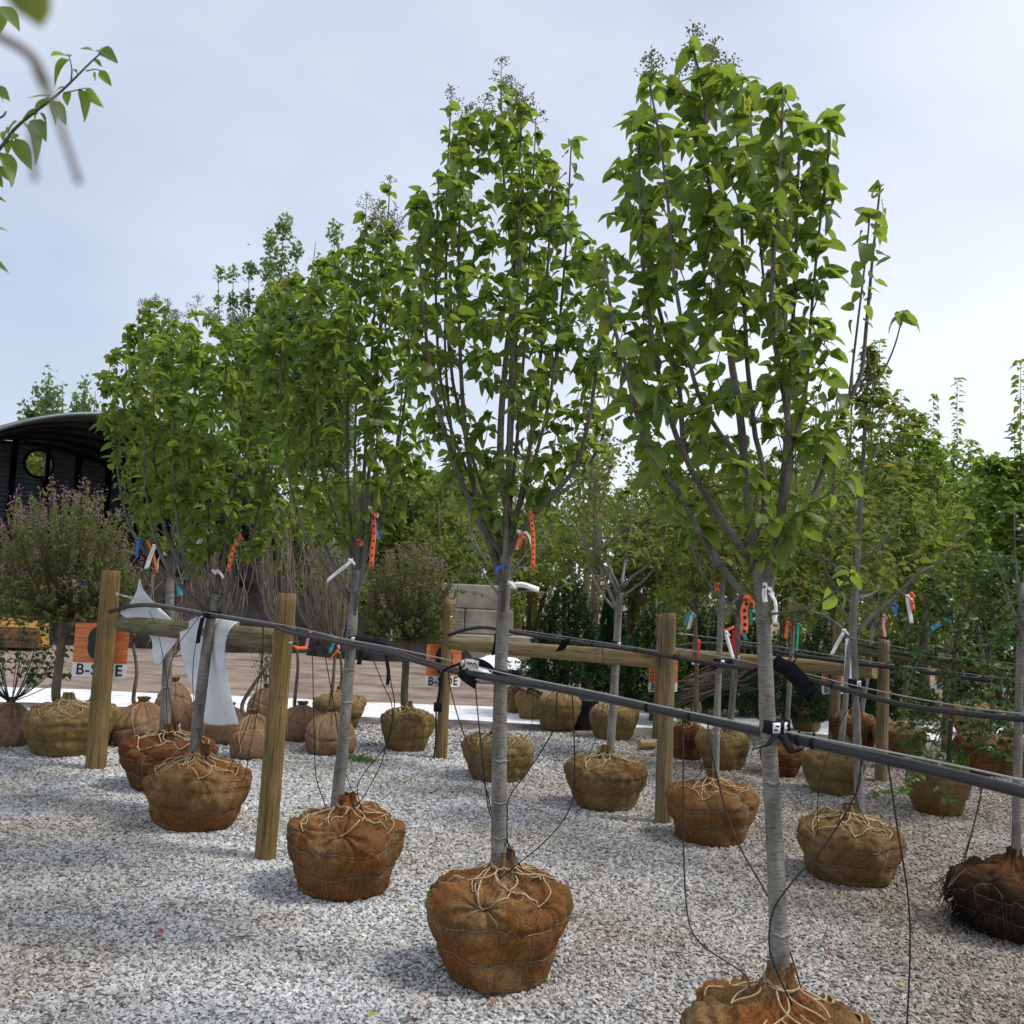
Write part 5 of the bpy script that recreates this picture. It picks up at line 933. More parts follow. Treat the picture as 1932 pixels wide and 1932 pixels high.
# ------------------------------------------------------------------ left side plants
GL = 'shrubs and standards on the left side'
def lilac_standard(label, base, R, H, bm_, trunk_px, cx, cyt, cyb, wpx, seed, ns=420, detail=2):
    root = thing('lilac_standard', label, 'shrub', (base[0], base[1], 0), GL); root_ball(root, base[0], base[1], R, H, seed, M[bm_], .035, detail); G = Grow(seed); g = G.rng; Y = base[1]; tp = trunk_tube(G, np.vstack([[base[0], Y, H * .75], px(trunk_px, Y)]), .042, .036, 16, 12, seed); top = tp[-1]
    zt = at(cx, cyt, Y)[2]; hw = wpx / FPX * Y / 2; f = MB(); fl = []
    for i in range(ns):
        a = g.uniform(0, 6.28); c = g.uniform(-.15, 1) ** 1.0; q = max(0, 1 - max(c, 0) ** 2.6) ** (1 / 2.6) if c > 0 else 1 - .3 * abs(c); e = np.array([top[0] + hw * q * math.cos(a), Y + hw * q * math.sin(a), top[2] + .12 + (zt - top[2] - .12) * c]); e = top + (e - top) * g.uniform(.80, 1.0)
        P = bez(top + g.normal(0, .015, 3), top + (e - top) * np.array([.62, .62, .35]) + np.array([0, 0, -.02]), e, 7); G.path(P, .0045, .0014, 7, 4, None, True, False)
        for k in range(22):
            t = g.uniform(.5, 1.02) ** .8; p = P[0] + (P[-1] - P[0]) * 0; j = min(5, int(t * 6)); p = P[j] + (P[j + 1] - P[j]) * g.random(); d = nrm(g.normal(0, 1, 3) + (0, 0, .4)); G.LP.append(p); G.LD.append(d)
        if g.random() < .16 and c > .2: fl.append((e, e - top))
    finish_tree(G, root, 'leaf_lilac', .034, LT_LOW, seed, 0, .5, 'bark_brown', 'bark_brown', .5)
    for p, d in fl:
        n = 26; pts = p + g.normal(0, .022, (n, 3)) * np.array([1, 1, 1.5]) + np.array([0, 0, .02]); add_leaves(f, pts, g.normal(0, 1, (n, 3)), np.full(n, .017), g, LT_LOW, g.random(n))
    f.obj('blossom', M['flower'], root, True, 'stuff')
lilac_standard('ball headed lilac with pink flowers at the far left', (-4.08, 9.38), .37, .47, 'bur_olive', [(106, 1318), (112, 1250), (119, 1165)], 124, 905, 1110, 282, 401, 640)
lilac_standard('smaller ball headed lilac with pink flowers between the second and third trunks', (-1.0, 10.48), .29, .42, 'bur_olive', [(763, 1322), (765, 1260), (768, 1205)], 770, 1012, 1180, 185, 402, 430)
def left_plant(label, x, yb, R, H, m, seed, sack, stems, env=None, kind='twigs', name='balled_shrub'):
    g0 = ground(x, yb); cx, cy = float(g0[0]), float(g0[1]) + R * .72; root = thing(name, label, 'shrub', (cx, cy, 0), GL); root_ball(root, cx, cy, R, H, seed, M[m], .022, 1 if not sack else 2, sack); G = Grow(seed)
    for s in stems: P = px(s, cy); G.path(np.vstack([[cx, cy, H * .8], P]), .022, .014, 14, 9)
    top = G.N[-1] if G.N else np.array([cx, cy, H]); return root, G, top, (cx, cy)
# bare bundles: many thin upright stems tied together over a short trunk
def bundle(label, x, yb, R, H, m, seed, sack, stems, xl, xr, yt, ymid, n=95, leafn=0):
    root, G, top, (cx, cy) = left_plant(label, x, yb, R, H, m, seed, sack, stems, name='bundled_shrub'); g = G.rng; G.sep = False
    for i in range(int(n * .44)):
        f = g.uniform(0, 1); e = at(xl + (xr - xl) * (.5 + (f - .5) * .8 + g.normal(0, .13)), yt + abs(g.normal(0, 70)) - 15, cy + g.uniform(-.18, .18)); mid = at(xl + (xr - xl) * (f + g.normal(0, .06)), ymid + g.uniform(-60, 60), cy + g.uniform(-.3, .3))
        P = catmull([top + g.normal(0, .012, 3), (top + mid) / 2 + np.array([(mid - top)[0] * .25, 0, 0]), mid, mid * .4 + e * .6 + g.normal(0, .05, 3), e + g.normal(0, .07, 3)], 14); G.path(P, g.uniform(.005, .009), .0025, 14, 4, None, True, False)
        if g.random() < .5:
            q = P[int(g.integers(4, 11))]; G.path(np.array([q, q + np.array([g.normal(0, .07), g.normal(0, .07), g.uniform(.05, .16)])]), .0028, .0015, 2, 3, None, True, False)
        if g.random() < leafn: G.LP.append(P[-3]); G.LD.append(g.normal(0, 1, 3))
    finish_tree(G, root, 'leaf2', .035, LT_LOW, seed, 0, .6, 'bark_brown', 'stem')
    return root
bundle('bundled bare stems on a sack behind the long white cloth', 420, 1405, .24, .36, 'bur_sack', 411, True, [[(420, 1335), (410, 1260), (403, 1215)]], 338, 468, 985, 1120, 130, .3)
bundle('bare pinkish stem bundle just left of the tall post', 560, 1400, .26, .36, 'bur_sack', 412, True, [[(556, 1335), (562, 1260), (560, 1215)]], 480, 556, 970, 1080, 90, .3)
bundle('wide bare stem bundle between the tall post and the third trunk', 616, 1426, .245, .40, 'bur_sack', 413, True, [[(622, 1340), (628, 1290), (632, 1235)]], 556, 655, 1000, 1090, 130, .5)
bundle('bare stems over the olive basket ball behind the third trunk', 630, 1376, .33, .40, 'bur_olive', 414, False, [[(640, 1318), (645, 1270), (640, 1225)]], 590, 668, 1010, 1100, 80, .5)
bundle('thin stems on a tied sack left of the draped cloth', 251, 1411, .265, .42, 'bur_sack', 415, True, [[(252, 1325), (258, 1265), (250, 1210)]], 215, 300, 1060, 1130, 45, .6)
bundle('upright stems on the small round sack behind the thin trunk', 317, 1366, .215, .46, 'bur_sack', 416, True, [[(320, 1285), (322, 1240)]], 290, 360, 1110, 1180, 30, .5)
root, G, top, cc = left_plant('slanting stick plant on the front sack behind the long white cloth', 466, 1433, .215, .40, 'bur_sack', 417, True, [[(456, 1335), (480, 1290), (512, 1245)]]); finish_tree(G, root, 'leaf2', .04, LT_LOW, 417, 0, .5, 'bark_brown', 'stem')
root, G, top, cc = left_plant('narrow sack with a stem just left of the cloth end', 368, 1396, .20, .40, 'bur_sack', 418, True, [[(368, 1325), (366, 1270)]]); sprigs(root, cc, .45, 518, 16, .8, .2, size=.03)
root, G, top, cc = left_plant('low sack seen between the cloth and the tall post', 495, 1362, .24, .38, 'bur_sack', 419, True, [[(493, 1325), (496, 1285)]]); sprigs(root, cc, .42, 519, 20, .8, .25, size=.035)
root, G, top, cc = left_plant('sack plant cut off by the left edge', -2, 1410, .22, .40, 'bur_sack', 420, True, []); sprigs(root, cc, .42, 520, 34, 1.0, .75, size=.062, r=.005, gap=.07, leaf0=.35)
root, G, top, cc = left_plant('second stem beside the ball headed lilac behind the thick far post', 155, 1412, .26, .42, 'bur_olive', 421, False, [[(133, 1318), (130, 1250), (128, 1205), (140, 1170)]]); sprigs(root, (cc[0] - .1, cc[1]), 1.1, 521, 60, .75, .55, size=.055, r=.004, gap=.055, leaf0=.2)

# ------------------------------------------------------------------ evergreens
def evergreen(label, x, yb, Y, ytop, wpx, seed, tip=.0, n=1500, blunt=.8, tilt=0.0):
    n = int(n * 2.2); b0 = at(x, yb, Y); z0 = max(0.0, b0[2]); zt = at(x, ytop, Y)[2]; root = thing('spruce_tree', label, 'evergreen', (b0[0], Y, 0), 'dark evergreens in front of the woods'); g = np.random.default_rng(seed); hw = wpx / FPX * Y / 2
    b = MB(); b.add(*tube(np.array([[b0[0], Y, 0], [b0[0], Y, zt * .95]]), [.05, .01], 8)); b.obj('trunk', M['bark_brown'], root)
    u = 1 - np.sqrt(g.uniform(0, 1, n)); u = u * .97; a = g.uniform(0, 6.283, n); lump = 1 + .16 * np.sin(5 * a + 9 * u + seed) + .12 * np.sin(11 * a - 17 * u); rr = hw * (1 - u ** (1 / blunt)) ** .72 * lump * np.clip(.72 + u * 3, 0, 1); rad = np.sqrt(g.uniform(.55, 1.05, n))
    P = np.stack([b0[0] + rr * rad * np.cos(a), Y + rr * rad * np.sin(a), z0 + (zt - z0) * u - .04 * rad], -1); D = np.stack([np.cos(a), np.sin(a), g.uniform(.1, .9, n)], -1); f = MB(); k = 8
    t0 = np.clip(g.normal(.35, .2, n) + tip * (rad > .9), 0, 1)
    for j in range(k):
        d = nrm(D + g.normal(0, .55, (n, 3))); add_leaves(f, P + d * .01, d, g.uniform(.05, .10, n) * (zt - z0) / 1.6 * .62, g, [(np.array([(-.13, 0, 0), (.13, 0, 0), (.16, .6, .03), (0, 1, 0), (-.16, .6, .03)]), np.array([(0, 1, 2), (0, 2, 4), (4, 2, 3)]))], np.clip(t0 + .1 * j / k, 0, 1))
    f.obj('needles', M['needle'], root, True, 'stuff'); return root
evergreen('dense dark spruce right of the second trunk from the front', 1068, 1288, 13.6, 1072, 140, 1, 0.0, 1700)
evergreen('spruce with yellowish new tips left of the grey brown post', 1232, 1330, 13.8, 1118, 140, 2, .45, 1600)
evergreen('slim dark spruce filling the gap between the two front spruces', 1150, 1300, 15.5, 1085, 64, 3)
evergreen('dark spruce right behind the grey brown post', 1330, 1330, 14.5, 1130, 110, 4)
evergreen('dark spruce behind the red trunk guard', 1400, 1330, 15.0, 1130, 130, 5)
evergreen('low dark spruce behind the nearest trunk', 1480, 1350, 13.2, 1180, 170, 6)
evergreen('dark spruce behind the shaded post', 1560, 1345, 15.5, 1150, 150, 7)
evergreen('dark spruce right of the post between two red balls', 1690, 1350, 14.5, 1180, 130, 8)
evergreen('far dark spruce at the right edge behind the hawthorn', 1880, 1330, 17.0, 1150, 150, 9)
root = thing('brush_pile', 'pile of cut branches beside the red trunk guard', 'brush pile', at(1330, 1310, 12.6) * np.array([1, 1, 0])); g = np.random.default_rng(77)
for i in range(60):
    p = at(1272 + g.uniform(0, 30), 1305 + g.uniform(-20, 30), 12.4 + g.uniform(-.2, .5)); q = at(1385 + g.uniform(-30, 60), 1262 + g.uniform(-25, 40), 12.6 + g.uniform(-.3, .5)); p[2] = max(p[2], .02); b = MB(); b.add(*tube(bez(p, (p + q) / 2 + g.normal(0, .05, 3), q, 6), np.linspace(g.uniform(.006, .015), .003, 6), 5)); b.obj('cut_branch', M['bark_brown'], root)
# ------------------------------------------------------------------ shed
def shed():
    C = np.array([-12.245, 31.17, 0]); a, bb, zs, phi, Lh = 6.25, 4.234, 2.33, .770, 9.3; ax = np.array([-math.sin(phi), math.cos(phi), 0]); rt = np.array([math.cos(phi), math.sin(phi), 0]); up = np.array([0, 0, 1.0])
    root = thing('arched_shed', 'dark open ended arched steel shed with a round window', 'shed', C)
    W = lambda x, l, z: C + rt * x + ax * l + up * z
    n = 90; m_ = 46; th = np.linspace(0, math.pi, n)
    for nm, o_, mt in (('roof', .10, M['roofout']), ('ceiling_lining', .0, M['siding'])):
        V = []
        for i, l in enumerate(np.linspace(-.35 if nm == 'roof' else -.30, Lh, m_ * 2)):
            c = .035 * (i % 2); V += [W((a + o_ + c) * math.cos(t), l, zs + (bb + o_ + c) * math.sin(t)) for t in th]
        i = np.arange(m_ * 2 - 1)[:, None] * n; j = np.arange(n - 1)[None, :]; b = MB(); b.add(V, None, np.stack([i + j, i + j + 1, i + n + j + 1, i + n + j], -1).reshape(-1, 4)); b.obj(nm, mt, root, False)
    b = MB(); b.add(*tube(np.array([W((a + .06) * math.cos(t), -.36, zs + (bb + .06) * math.sin(t)) for t in th]), .075, 8)); b.obj('rim_trim', M['roofout'], root)
    for l in np.linspace(1.2, Lh - .4, 5):
        b = MB(); b.add(*tube(np.array([W((a - .1) * math.cos(t), l, zs + (bb - .1) * math.sin(t)) for t in th]), .07, 6)); b.obj('arch_rib', M['rib'], root)
    nx, nz_ = 200, 150; wx, wz, wr = -.7, 0, .62; b = MB(); xs = np.linspace(-a + .05, a - .05, nx); zz = np.linspace(0, zs + bb, nz_)
    # find where the round opening sits so that it shows left of the middle of the back wall
    d = ray(72, 875); k = ((W(0, Lh, 0) - C0) @ ax) / (d @ ax); hp = C0 + d * k; hx = (hp - C) @ rt; hz = hp[2]
    X, Z = np.meshgrid(xs, zz); V = C + X[..., None] * rt + (Lh - .05 + .03 * np.sign(np.sin(Z / .19 * 3.14159)))[..., None] * ax + Z[..., None] * up; cx = (X[:-1, :-1] + X[1:, 1:]) / 2; cz = (Z[:-1, :-1] + Z[1:, 1:]) / 2
    keep = (((cx / a) ** 2 + (np.maximum(cz - zs, 0) / bb) ** 2) < 1) & (((cx - hx) ** 2 + (cz - hz) ** 2) > .50 ** 2); i = np.arange(nz_ - 1)[:, None] * nx; j = np.arange(nx - 1)[None, :]; Q = np.stack([i + j, i + j + 1, i + nx + j + 1, i + nx + j], -1)[keep]; b.add(V.reshape(-1, 3), None, Q); b.obj('back_wall', M['siding'], root, False)
    b = MB(); t = np.linspace(0, 6.283, 33); b.add(*tube(np.array([W(hx + .53 * math.cos(q), Lh - .1, hz + .53 * math.sin(q)) for q in t]), .06, 6, False)); b.obj('window_ring', M['rib'], root)
    for x in np.arange(-5.4, 5.5, 1.2):
        zt = zs + bb * math.sqrt(max(0, 1 - (x / a) ** 2)); b = MB(); b.add(*box(W(x, Lh - .22, zt / 2), (.16, .2, zt), phi)); b.obj('wall_stud', M['rib'], root)
    g = np.random.default_rng(3)
    for s in (-1, 1):
        for lv in range(3):
            for q in range(6):
                b = MB(); l = q * 1.55 + (.7 if lv == 1 else 0); b.add(*box(W(s * (a + .05) + g.uniform(-.03, .03), l + .45, lv * .80 + .395), (.72, 1.5, .785), phi)); b.obj('concrete_block', M['concrete'], root, False)
    return C, ax, rt
SC_, SAX, SRT = shed()
def heap(label, c, rx, ry, h, seed, m='soil'):
    g = np.random.default_rng(seed); n, k = 60, 22; th = np.linspace(0, 6.283, n, endpoint=False); r = np.linspace(0, 1, k); ph = g.uniform(0, 6.28, 9); V = []
    for q in r:
        e = 1 + .13 * np.sin(3 * th + ph[0]) + .09 * np.sin(5 * th + ph[1]) + .05 * np.sin(11 * th + ph[2] + 7 * q); z = h * (1 - q) ** .8 * (1 + .18 * np.sin(4 * th + ph[3] + 5 * q)) + .05 * h * np.sin(13 * th + ph[4] + 21 * q) * (1 - q) * q * 4; V.append(np.stack([c[0] + rx * q * e * np.cos(th), c[1] + ry * q * e * np.sin(th), np.maximum(z, 0) - .02], -1))
    V = np.array(V).reshape(-1, 3) + g.normal(0, .03, (n * k, 3)) * min(1, h); i = np.arange(k - 1)[:, None] * n; j = np.arange(n)[None, :]; b = MB(); b.add(V, None, np.stack([i + j, i + n + j, i + n + (j + 1) % n, i + (j + 1) % n], -1).reshape(-1, 4)); o = b.obj('soil_heap', M[m]); tag(o, label, 'soil heap', 'dark soil heaps'); return o
heap('huge dark soil heap filling the open shed', SC_ + SAX * 4 + SRT * .6, 5.0, 4.0, 3.3, 1, 'mound')
heap('dark soil heap in front of the shed behind the bare bundles', at(430, 1200, 25), 3.6, 2.2, 1.9, 2)
heap('dark soil heap between the small lilac and the third trunk', at(720, 1210, 24.0), 1.9, 1.5, 1.25, 3)
heap('dark soil heap behind the thick far post', at(190, 1205, 25), 2.8, 1.8, 2.0, 4)
g = np.random.default_rng(9); root = thing('block_wall', 'stacked wall of big concrete blocks behind the small lilac', 'wall', at(875, 1215, 24.5))
w0 = np.array(root['_org']); w0[2] = 0
for lv in range(4):
    for q in range([3, 2, 2, 0][lv]):
        b = MB(); b.add(*box(w0 + np.array([-1.1 + q * 1.22 + [0, .5, .25, .9][lv] + g.uniform(-.03, .03), g.uniform(-.05, .05) + .1 * lv, .30 + lv * .61]), (1.19, .6, .595), g.uniform(-.03, .03))); o = b.obj('concrete_block', M['concrete'], root, False); bv = o.modifiers.new('b', 'BEVEL'); bv.width = .03; bv.segments = 2
b = MB(); c = at(952, 1262, 18.5); c[2] = 0; n, k = 70, 40; t = np.linspace(0, 6.283, n, endpoint=False); V = []; g = np.random.default_rng(12); ph = g.uniform(0, 6.28, 8)
for q in np.linspace(.02, 3.12, k):
    e = 1 + .16 * np.sin(3 * t + ph[0] + q) + .10 * np.sin(5 * t + 4 * q + ph[1]) + .06 * np.abs(np.sin(9 * t - 7 * q + ph[2])) + .05 * np.abs(np.sin(14 * t + 9 * q)); V.append(np.stack([c[0] + .55 * np.sin(q) * np.cos(t) * e, c[1] + .35 * np.sin(q) * np.sin(t) * e, .19 - .21 * np.cos(q) * e * (1 + .35 * np.cos(t - 2.2))], -1))
i = np.arange(k - 1)[:, None] * n; j = np.arange(n)[None, :]; b.add(np.array(V).reshape(-1, 3), None, np.stack([i + j, i + (j + 1) % n, i + n + (j + 1) % n, i + n + j], -1).reshape(-1, 4)); tag(b.obj('white_bag', M['fluffy']), 'crumpled white bag lying behind the second trunk', 'bag')
# yellow loader bucket at the left edge
root = thing('loader_bucket', 'yellow steel loader bucket on the dirt at the left edge', 'bucket', at(20, 1212, 21)); c = np.array(root['_org']); c[2] = 0; R3 = np.array(Matrix.Rotation(.25, 3, 'Z')); prof = [(.55, .02), (.1, .0), (-.25, .10), (-.42, .38), (-.40, .72), (-.2, .95), (.1, 1.02)]
def bk(x, y, z): return c + R3 @ np.array([x, -y, z])
def shellpart(nm, P0, m):
    b = MB(); n = len(P0); V = [bk(x, y, z) for x in (-1.25, .62) for y, z in P0] ; q = [[i, i + 1, n + i + 1, n + i] for i in range(n - 1)]; b.add(V, None, q); o = b.obj(nm, M[m], root, False); s = o.modifiers.new('t', 'SOLIDIFY'); s.thickness = .035
fp = [(y_, z_) for y_, z_ in prof]; shellpart('shell', [(-y_, z_) for y_, z_ in fp], 'yellow')
for x in (-1.26, .63):
    b = MB(); b.add([bk(x, -y_, z_) for y_, z_ in fp] + [bk(x, 0, .45)], [[i, i + 1, len(fp)] for i in range(len(fp) - 1)] + [[len(fp) - 1, 0, len(fp)]]); o = b.obj('side_plate', M['yellow'], root, False); s = o.modifiers.new('t', 'SOLIDIFY'); s.thickness = .03
for k, z in enumerate((.14, .36, .58, .80)): b = MB(); b.add(*box(bk(-.31, .50 if k else .40, z), (1.86, .05, .19 if k else .16), .25)); b.obj('back_rib', M['yellow' if k > 1 else 'rust'], root, False)
b = MB(); b.add(*box(bk(-.31, -.5, .03), (1.9, .2, .04), .25)); b.obj('cutting_edge', M['rust'], root, False)

# ------------------------------------------------------------------ background trees
GFAR = 'tall trees beyond the yard'
def far_tree(label, x, Y, ytop, wpx, seed, m='leaf_far', n=3000, size=.2, low=.25, clumps=26, sharp=1.0, name='woodland_tree', tint=.5, flat=.3, spires=None, group=GFAR):
    g = np.random.default_rng(seed); b0 = at(x, 1130, Y); bx = b0[0]; zt = at(x, ytop, Y)[2]; hw = wpx / FPX * Y / 2; root = thing(name, label, 'tree', (bx, Y, 0), group); zl = zt * low
    w = MB(); tp = np.stack([bx + .25 * np.sin(np.linspace(0, 3, 12) + seed) * np.linspace(0, 1, 12), np.full(12, Y), np.linspace(0, zt * .97, 12)], -1); w.add(*tube(tp, np.linspace(.012 * zt + .05, .01, 12), 8)); cs = []
    if spires is None:
        for i in range(clumps):
            u = g.uniform(0, 1) ** .9; prof = math.sin(math.pi * min(1, .12 + .88 * u ** .8)) ** .7 if sharp == 1 else (1 - u) ** .75 * min(1, u * 5 + .5); a = g.uniform(0, 6.28); q = math.sqrt(g.uniform(.1, 1)); cs.append((np.array([bx + hw * prof * q * math.cos(a) * .9, Y + hw * prof * q * math.sin(a) * .9, zl + (zt - zl) * u * .97]), hw * .30 * (1.25 - .7 * u)))
    else:
        for (sx, sy, sw) in spires:
            p1 = at(sx, sy, Y + g.uniform(-.6, .6)); p0 = np.array([bx + (p1[0] - bx) * .45, Y, zl + (p1[2] - zl) * .1]); q = bez(p0, p0 + (p1 - p0) * np.array([.9, .9, .4]), p1, 9); w.add(*tube(q, np.linspace(.05, .012, 9), 5)); 
            for k in range(1, 9): cs.append((q[k] + g.normal(0, .05, 3), sw / FPX * Y * (1.25 - .085 * k)))
    for c, r in cs:
        if spires is None:
            k = np.argmin(np.abs(tp[:, 2] - (c[2] - .5 * abs(c[0] - bx) - .2))); w.add(*tube(bez(tp[k], (tp[k] + c) / 2 + np.array([0, 0, -.05 * zt * .2]), c, 5), np.linspace(.003 * zt + .012, .006, 5), 4))
    w.obj('trunk', M['bark_brown'], root)
    wt = np.array([r ** 2 for c, r in cs]); wt /= wt.sum(); idx = g.choice(len(cs), n, p=wt); Cc = np.array([c for c, r in cs])[idx]; Rr = np.array([r for c, r in cs])[idx]; V = nrm(g.normal(0, 1, (n, 3))) * (g.random(n) ** .45)[:, None]
    P = Cc + V * Rr[:, None] * np.array([1, 1, 1.15 if spires is None else 1.9]); D = nrm(g.normal(0, 1, (n, 3)) + (0, 0, -.3)); ct = g.normal(0, .16, len(cs))[idx]; f = MB()
    add_leaves(f, P, D, size * g.uniform(.6, 1.3, n), g, LT_LOW, np.clip(g.normal(tint, .15, n) + ct, 0, 1), flat); f.obj('crown', M[m], root, True, 'stuff'); return root
far_tree('conical tree showing over the shed roof, taller of the pair', 92, 48, 705, 120, 1, 'leaf_poplar', 5000, .26, .35, 0, spires=[(92, 705, 22), (72, 745, 24), (110, 742, 24), (52, 772, 22), (92, 770, 40)], tint=.3)
far_tree('conical tree over the shed roof, shorter one next to the lilac crown', 158, 47, 724, 90, 2, 'leaf_poplar', 4000, .26, .35, 0, spires=[(158, 724, 18), (140, 758, 22), (173, 760, 22), (156, 775, 36)], tint=.3)
far_tree('low bushy tree at the far left over the roof edge', 28, 48, 772, 60, 3, 'leaf_poplar', 900, .28, .5, 14, tint=.4)
far_tree('tall poplar with several pointed tops rising behind the left trees', 545, 38, 432, 260, 4, 'leaf_poplar', 26000, .19, .35, 0, spires=[(535, 432, 30), (510, 452, 26), (560, 470, 24), (600, 520, 30), (470, 515, 22), (440, 520, 18), (412, 516, 16), (580, 600, 30), (490, 590, 28), (450, 610, 22), (430, 660, 16), (540, 560, 34)], tint=.4)
far_tree('tall poplar with a single pointed top left of the second crown', 630, 40, 442, 120, 5, 'leaf_poplar', 12000, .19, .35, 0, spires=[(632, 442, 26), (608, 500, 22), (650, 500, 24), (600, 560, 26), (660, 570, 26), (640, 620, 30)], tint=.4)
far_tree('tree glimpsed through the round shed window', 50, 45, 800, 150, 6, 'leaf_far', 2200, .3, .2, 20)
far_tree('yellow green bushy tree right of the shed', 610, 27, 905, 150, 7, 'leaf_maple', 3000, .15, .1, 26, tint=.6)
far_tree('yellow green bushy tree over the block wall', 830, 28, 900, 190, 8, 'leaf_far', 3600, .15, .1, 30, tint=.65)
far_tree('green bush growing behind the block wall', 930, 25.5, 1010, 150, 81, 'leaf_far', 4200, .13, .02, 30, tint=.55)
far_tree('dense green bush right of the shed end', 660, 25.5, 960, 150, 82, 'leaf_maple', 4200, .13, .02, 30, tint=.4)
far_tree('bushy tree between the third and second crowns', 720, 30, 860, 170, 9, 'leaf_far', 3000, .16, .15, 26, tint=.55)
far_tree('thin leaved tree with sky showing through left of the nearest crown', 1110, 30, 775, 190, 10, 'leaf_far', 1500, .16, .35, 34, tint=.65)
far_tree('thin leaved tree with bare twigs beside the forked pale tree', 1220, 33, 800, 170, 11, 'leaf_far', 1500, .16, .35, 34, tint=.65)
far_tree('thin tree behind the second trunk fork', 980, 32, 830, 160, 12, 'leaf_far', 1300, .16, .3, 30, tint=.6)
far_tree('bright maple with upright tips behind the twisted reddish tree', 1560, 19, 740, 190, 13, 'leaf_maple', 5200, .095, .2, 0, spires=[(1500, 800, 26), (1540, 745, 22), (1580, 720, 20), (1610, 660, 12), (1650, 700, 16), (1600, 800, 30), (1530, 870, 34), (1470, 880, 30), (1640, 820, 26), (1580, 930, 40), (1500, 950, 40)], tint=.45)
far_tree('bright maple with upright tips between the two spired maples', 1740, 18, 800, 210, 14, 'leaf_maple', 5600, .09, .2, 0, spires=[(1700, 780, 16), (1730, 850, 28), (1760, 830, 24), (1800, 840, 24), (1680, 880, 30), (1820, 900, 30), (1740, 930, 40), (1790, 960, 40), (1690, 970, 36)], tint=.5)
far_tree('bright maple with a bent feathery top near the right edge', 1880, 17, 870, 160, 15, 'leaf_maple', 5200, .09, .2, 0, spires=[(1880, 868, 20), (1905, 880, 18), (1860, 900, 24), (1900, 940, 34), (1930, 920, 30), (1860, 980, 36), (1920, 1000, 40)], tint=.45)
far_tree('rounded tree in the middle distance below the nearest crown', 1330, 24, 900, 220, 16, 'leaf_far', 4200, .13, .1, 34, tint=.55)
far_tree('rounded tree behind the post between two red balls', 1660, 23, 930, 220, 17, 'leaf_far', 4200, .13, .1, 34, tint=.5)
# ivy covered trunk
root = thing('ivy_clad_trunk', 'brown ivy covered trunk standing between the two front spruces', 'tree', at(1112, 1290, 17) * np.array([1, 1, 0])); p = np.array(root['_org']); b = MB(); b.add(*tube(np.array([p, p + (0.05, 0, 2.2), p + (-.05, 0, 4.6)]), [.09, .08, .03], 8)); b.obj('trunk', M['bark_brown'], root); g = np.random.default_rng(5); n = 1800; a = g.uniform(0, 6.28, n); f = MB(); z = g.uniform(.3, 4.4, n); rr = .16 + .06 * np.sin(z * 5)
add_leaves(f, p + np.stack([rr * np.cos(a), rr * np.sin(a), z], -1), np.stack([np.cos(a), np.sin(a), g.uniform(-1, .3, n)], -1), np.full(n, .07), g, LT_LOW, g.random(n) * .8 + .2); f.obj('ivy', M['leaf_lilac'], root, True, 'stuff')
def woods():
    g = np.random.default_rng(21); f = MB(); w = MB()
    for i in range(120):
        x = g.uniform(520, 2100); Y = g.uniform(28, 46); top = np.interp(x, [520, 640, 800, 900, 1000, 1250, 1350, 1600, 1800, 2100], [960, 930, 900, 930, 945, 940, 900, 890, 920, 900]) + g.uniform(-45, 60); p = at(x, 1120, Y); zt = at(x, top, Y)[2]; r = g.uniform(.8, 1.7)
        w.add(*tube(np.array([[p[0], Y, 0], [p[0] + g.normal(0, .3), Y, zt * .6], [p[0] + g.normal(0, .5), Y, zt * 1.02]]), [.11, .07, .012], 5))
        for j in range(5):
            q = np.array([p[0], Y, zt * g.uniform(.25, .7)]); e = np.array([p[0] + g.normal(0, r), Y + g.normal(0, r), zt * g.uniform(.6, 1.05)]); w.add(*tube(bez(q, (q + e) / 2 + (0, 0, -.2), e, 5), np.linspace(.035, .008, 5), 4))
        n = 900; P = np.array([p[0], Y, 0]) + g.normal(0, .5, (n, 3)) * np.array([r, r, 0]) + np.stack([0 * np.zeros(n), np.zeros(n), zt * np.sqrt(g.uniform(.004, 1, n))], -1); lump = np.sin(P[:, 0] * 2.1 + P[:, 2] * 1.7 + i) * np.sin(P[:, 2] * 2.9 + P[:, 1]); kk = lump > -.35
        add_leaves(f, P[kk], nrm(g.normal(0, 1, (n, 3)) + (0, 0, -.3))[kk], (g.uniform(.13, .30, n))[kk], g, LT_LOW, np.clip(g.normal(.5, .15, n) + g.normal(0, .2), 0, 1)[kk], .3)
    o = f.obj('woods', M['leaf_far'], None, True, 'stuff'); w.obj('tree_trunks', M['bark_brown'], o, True, 'stuff')
woods()

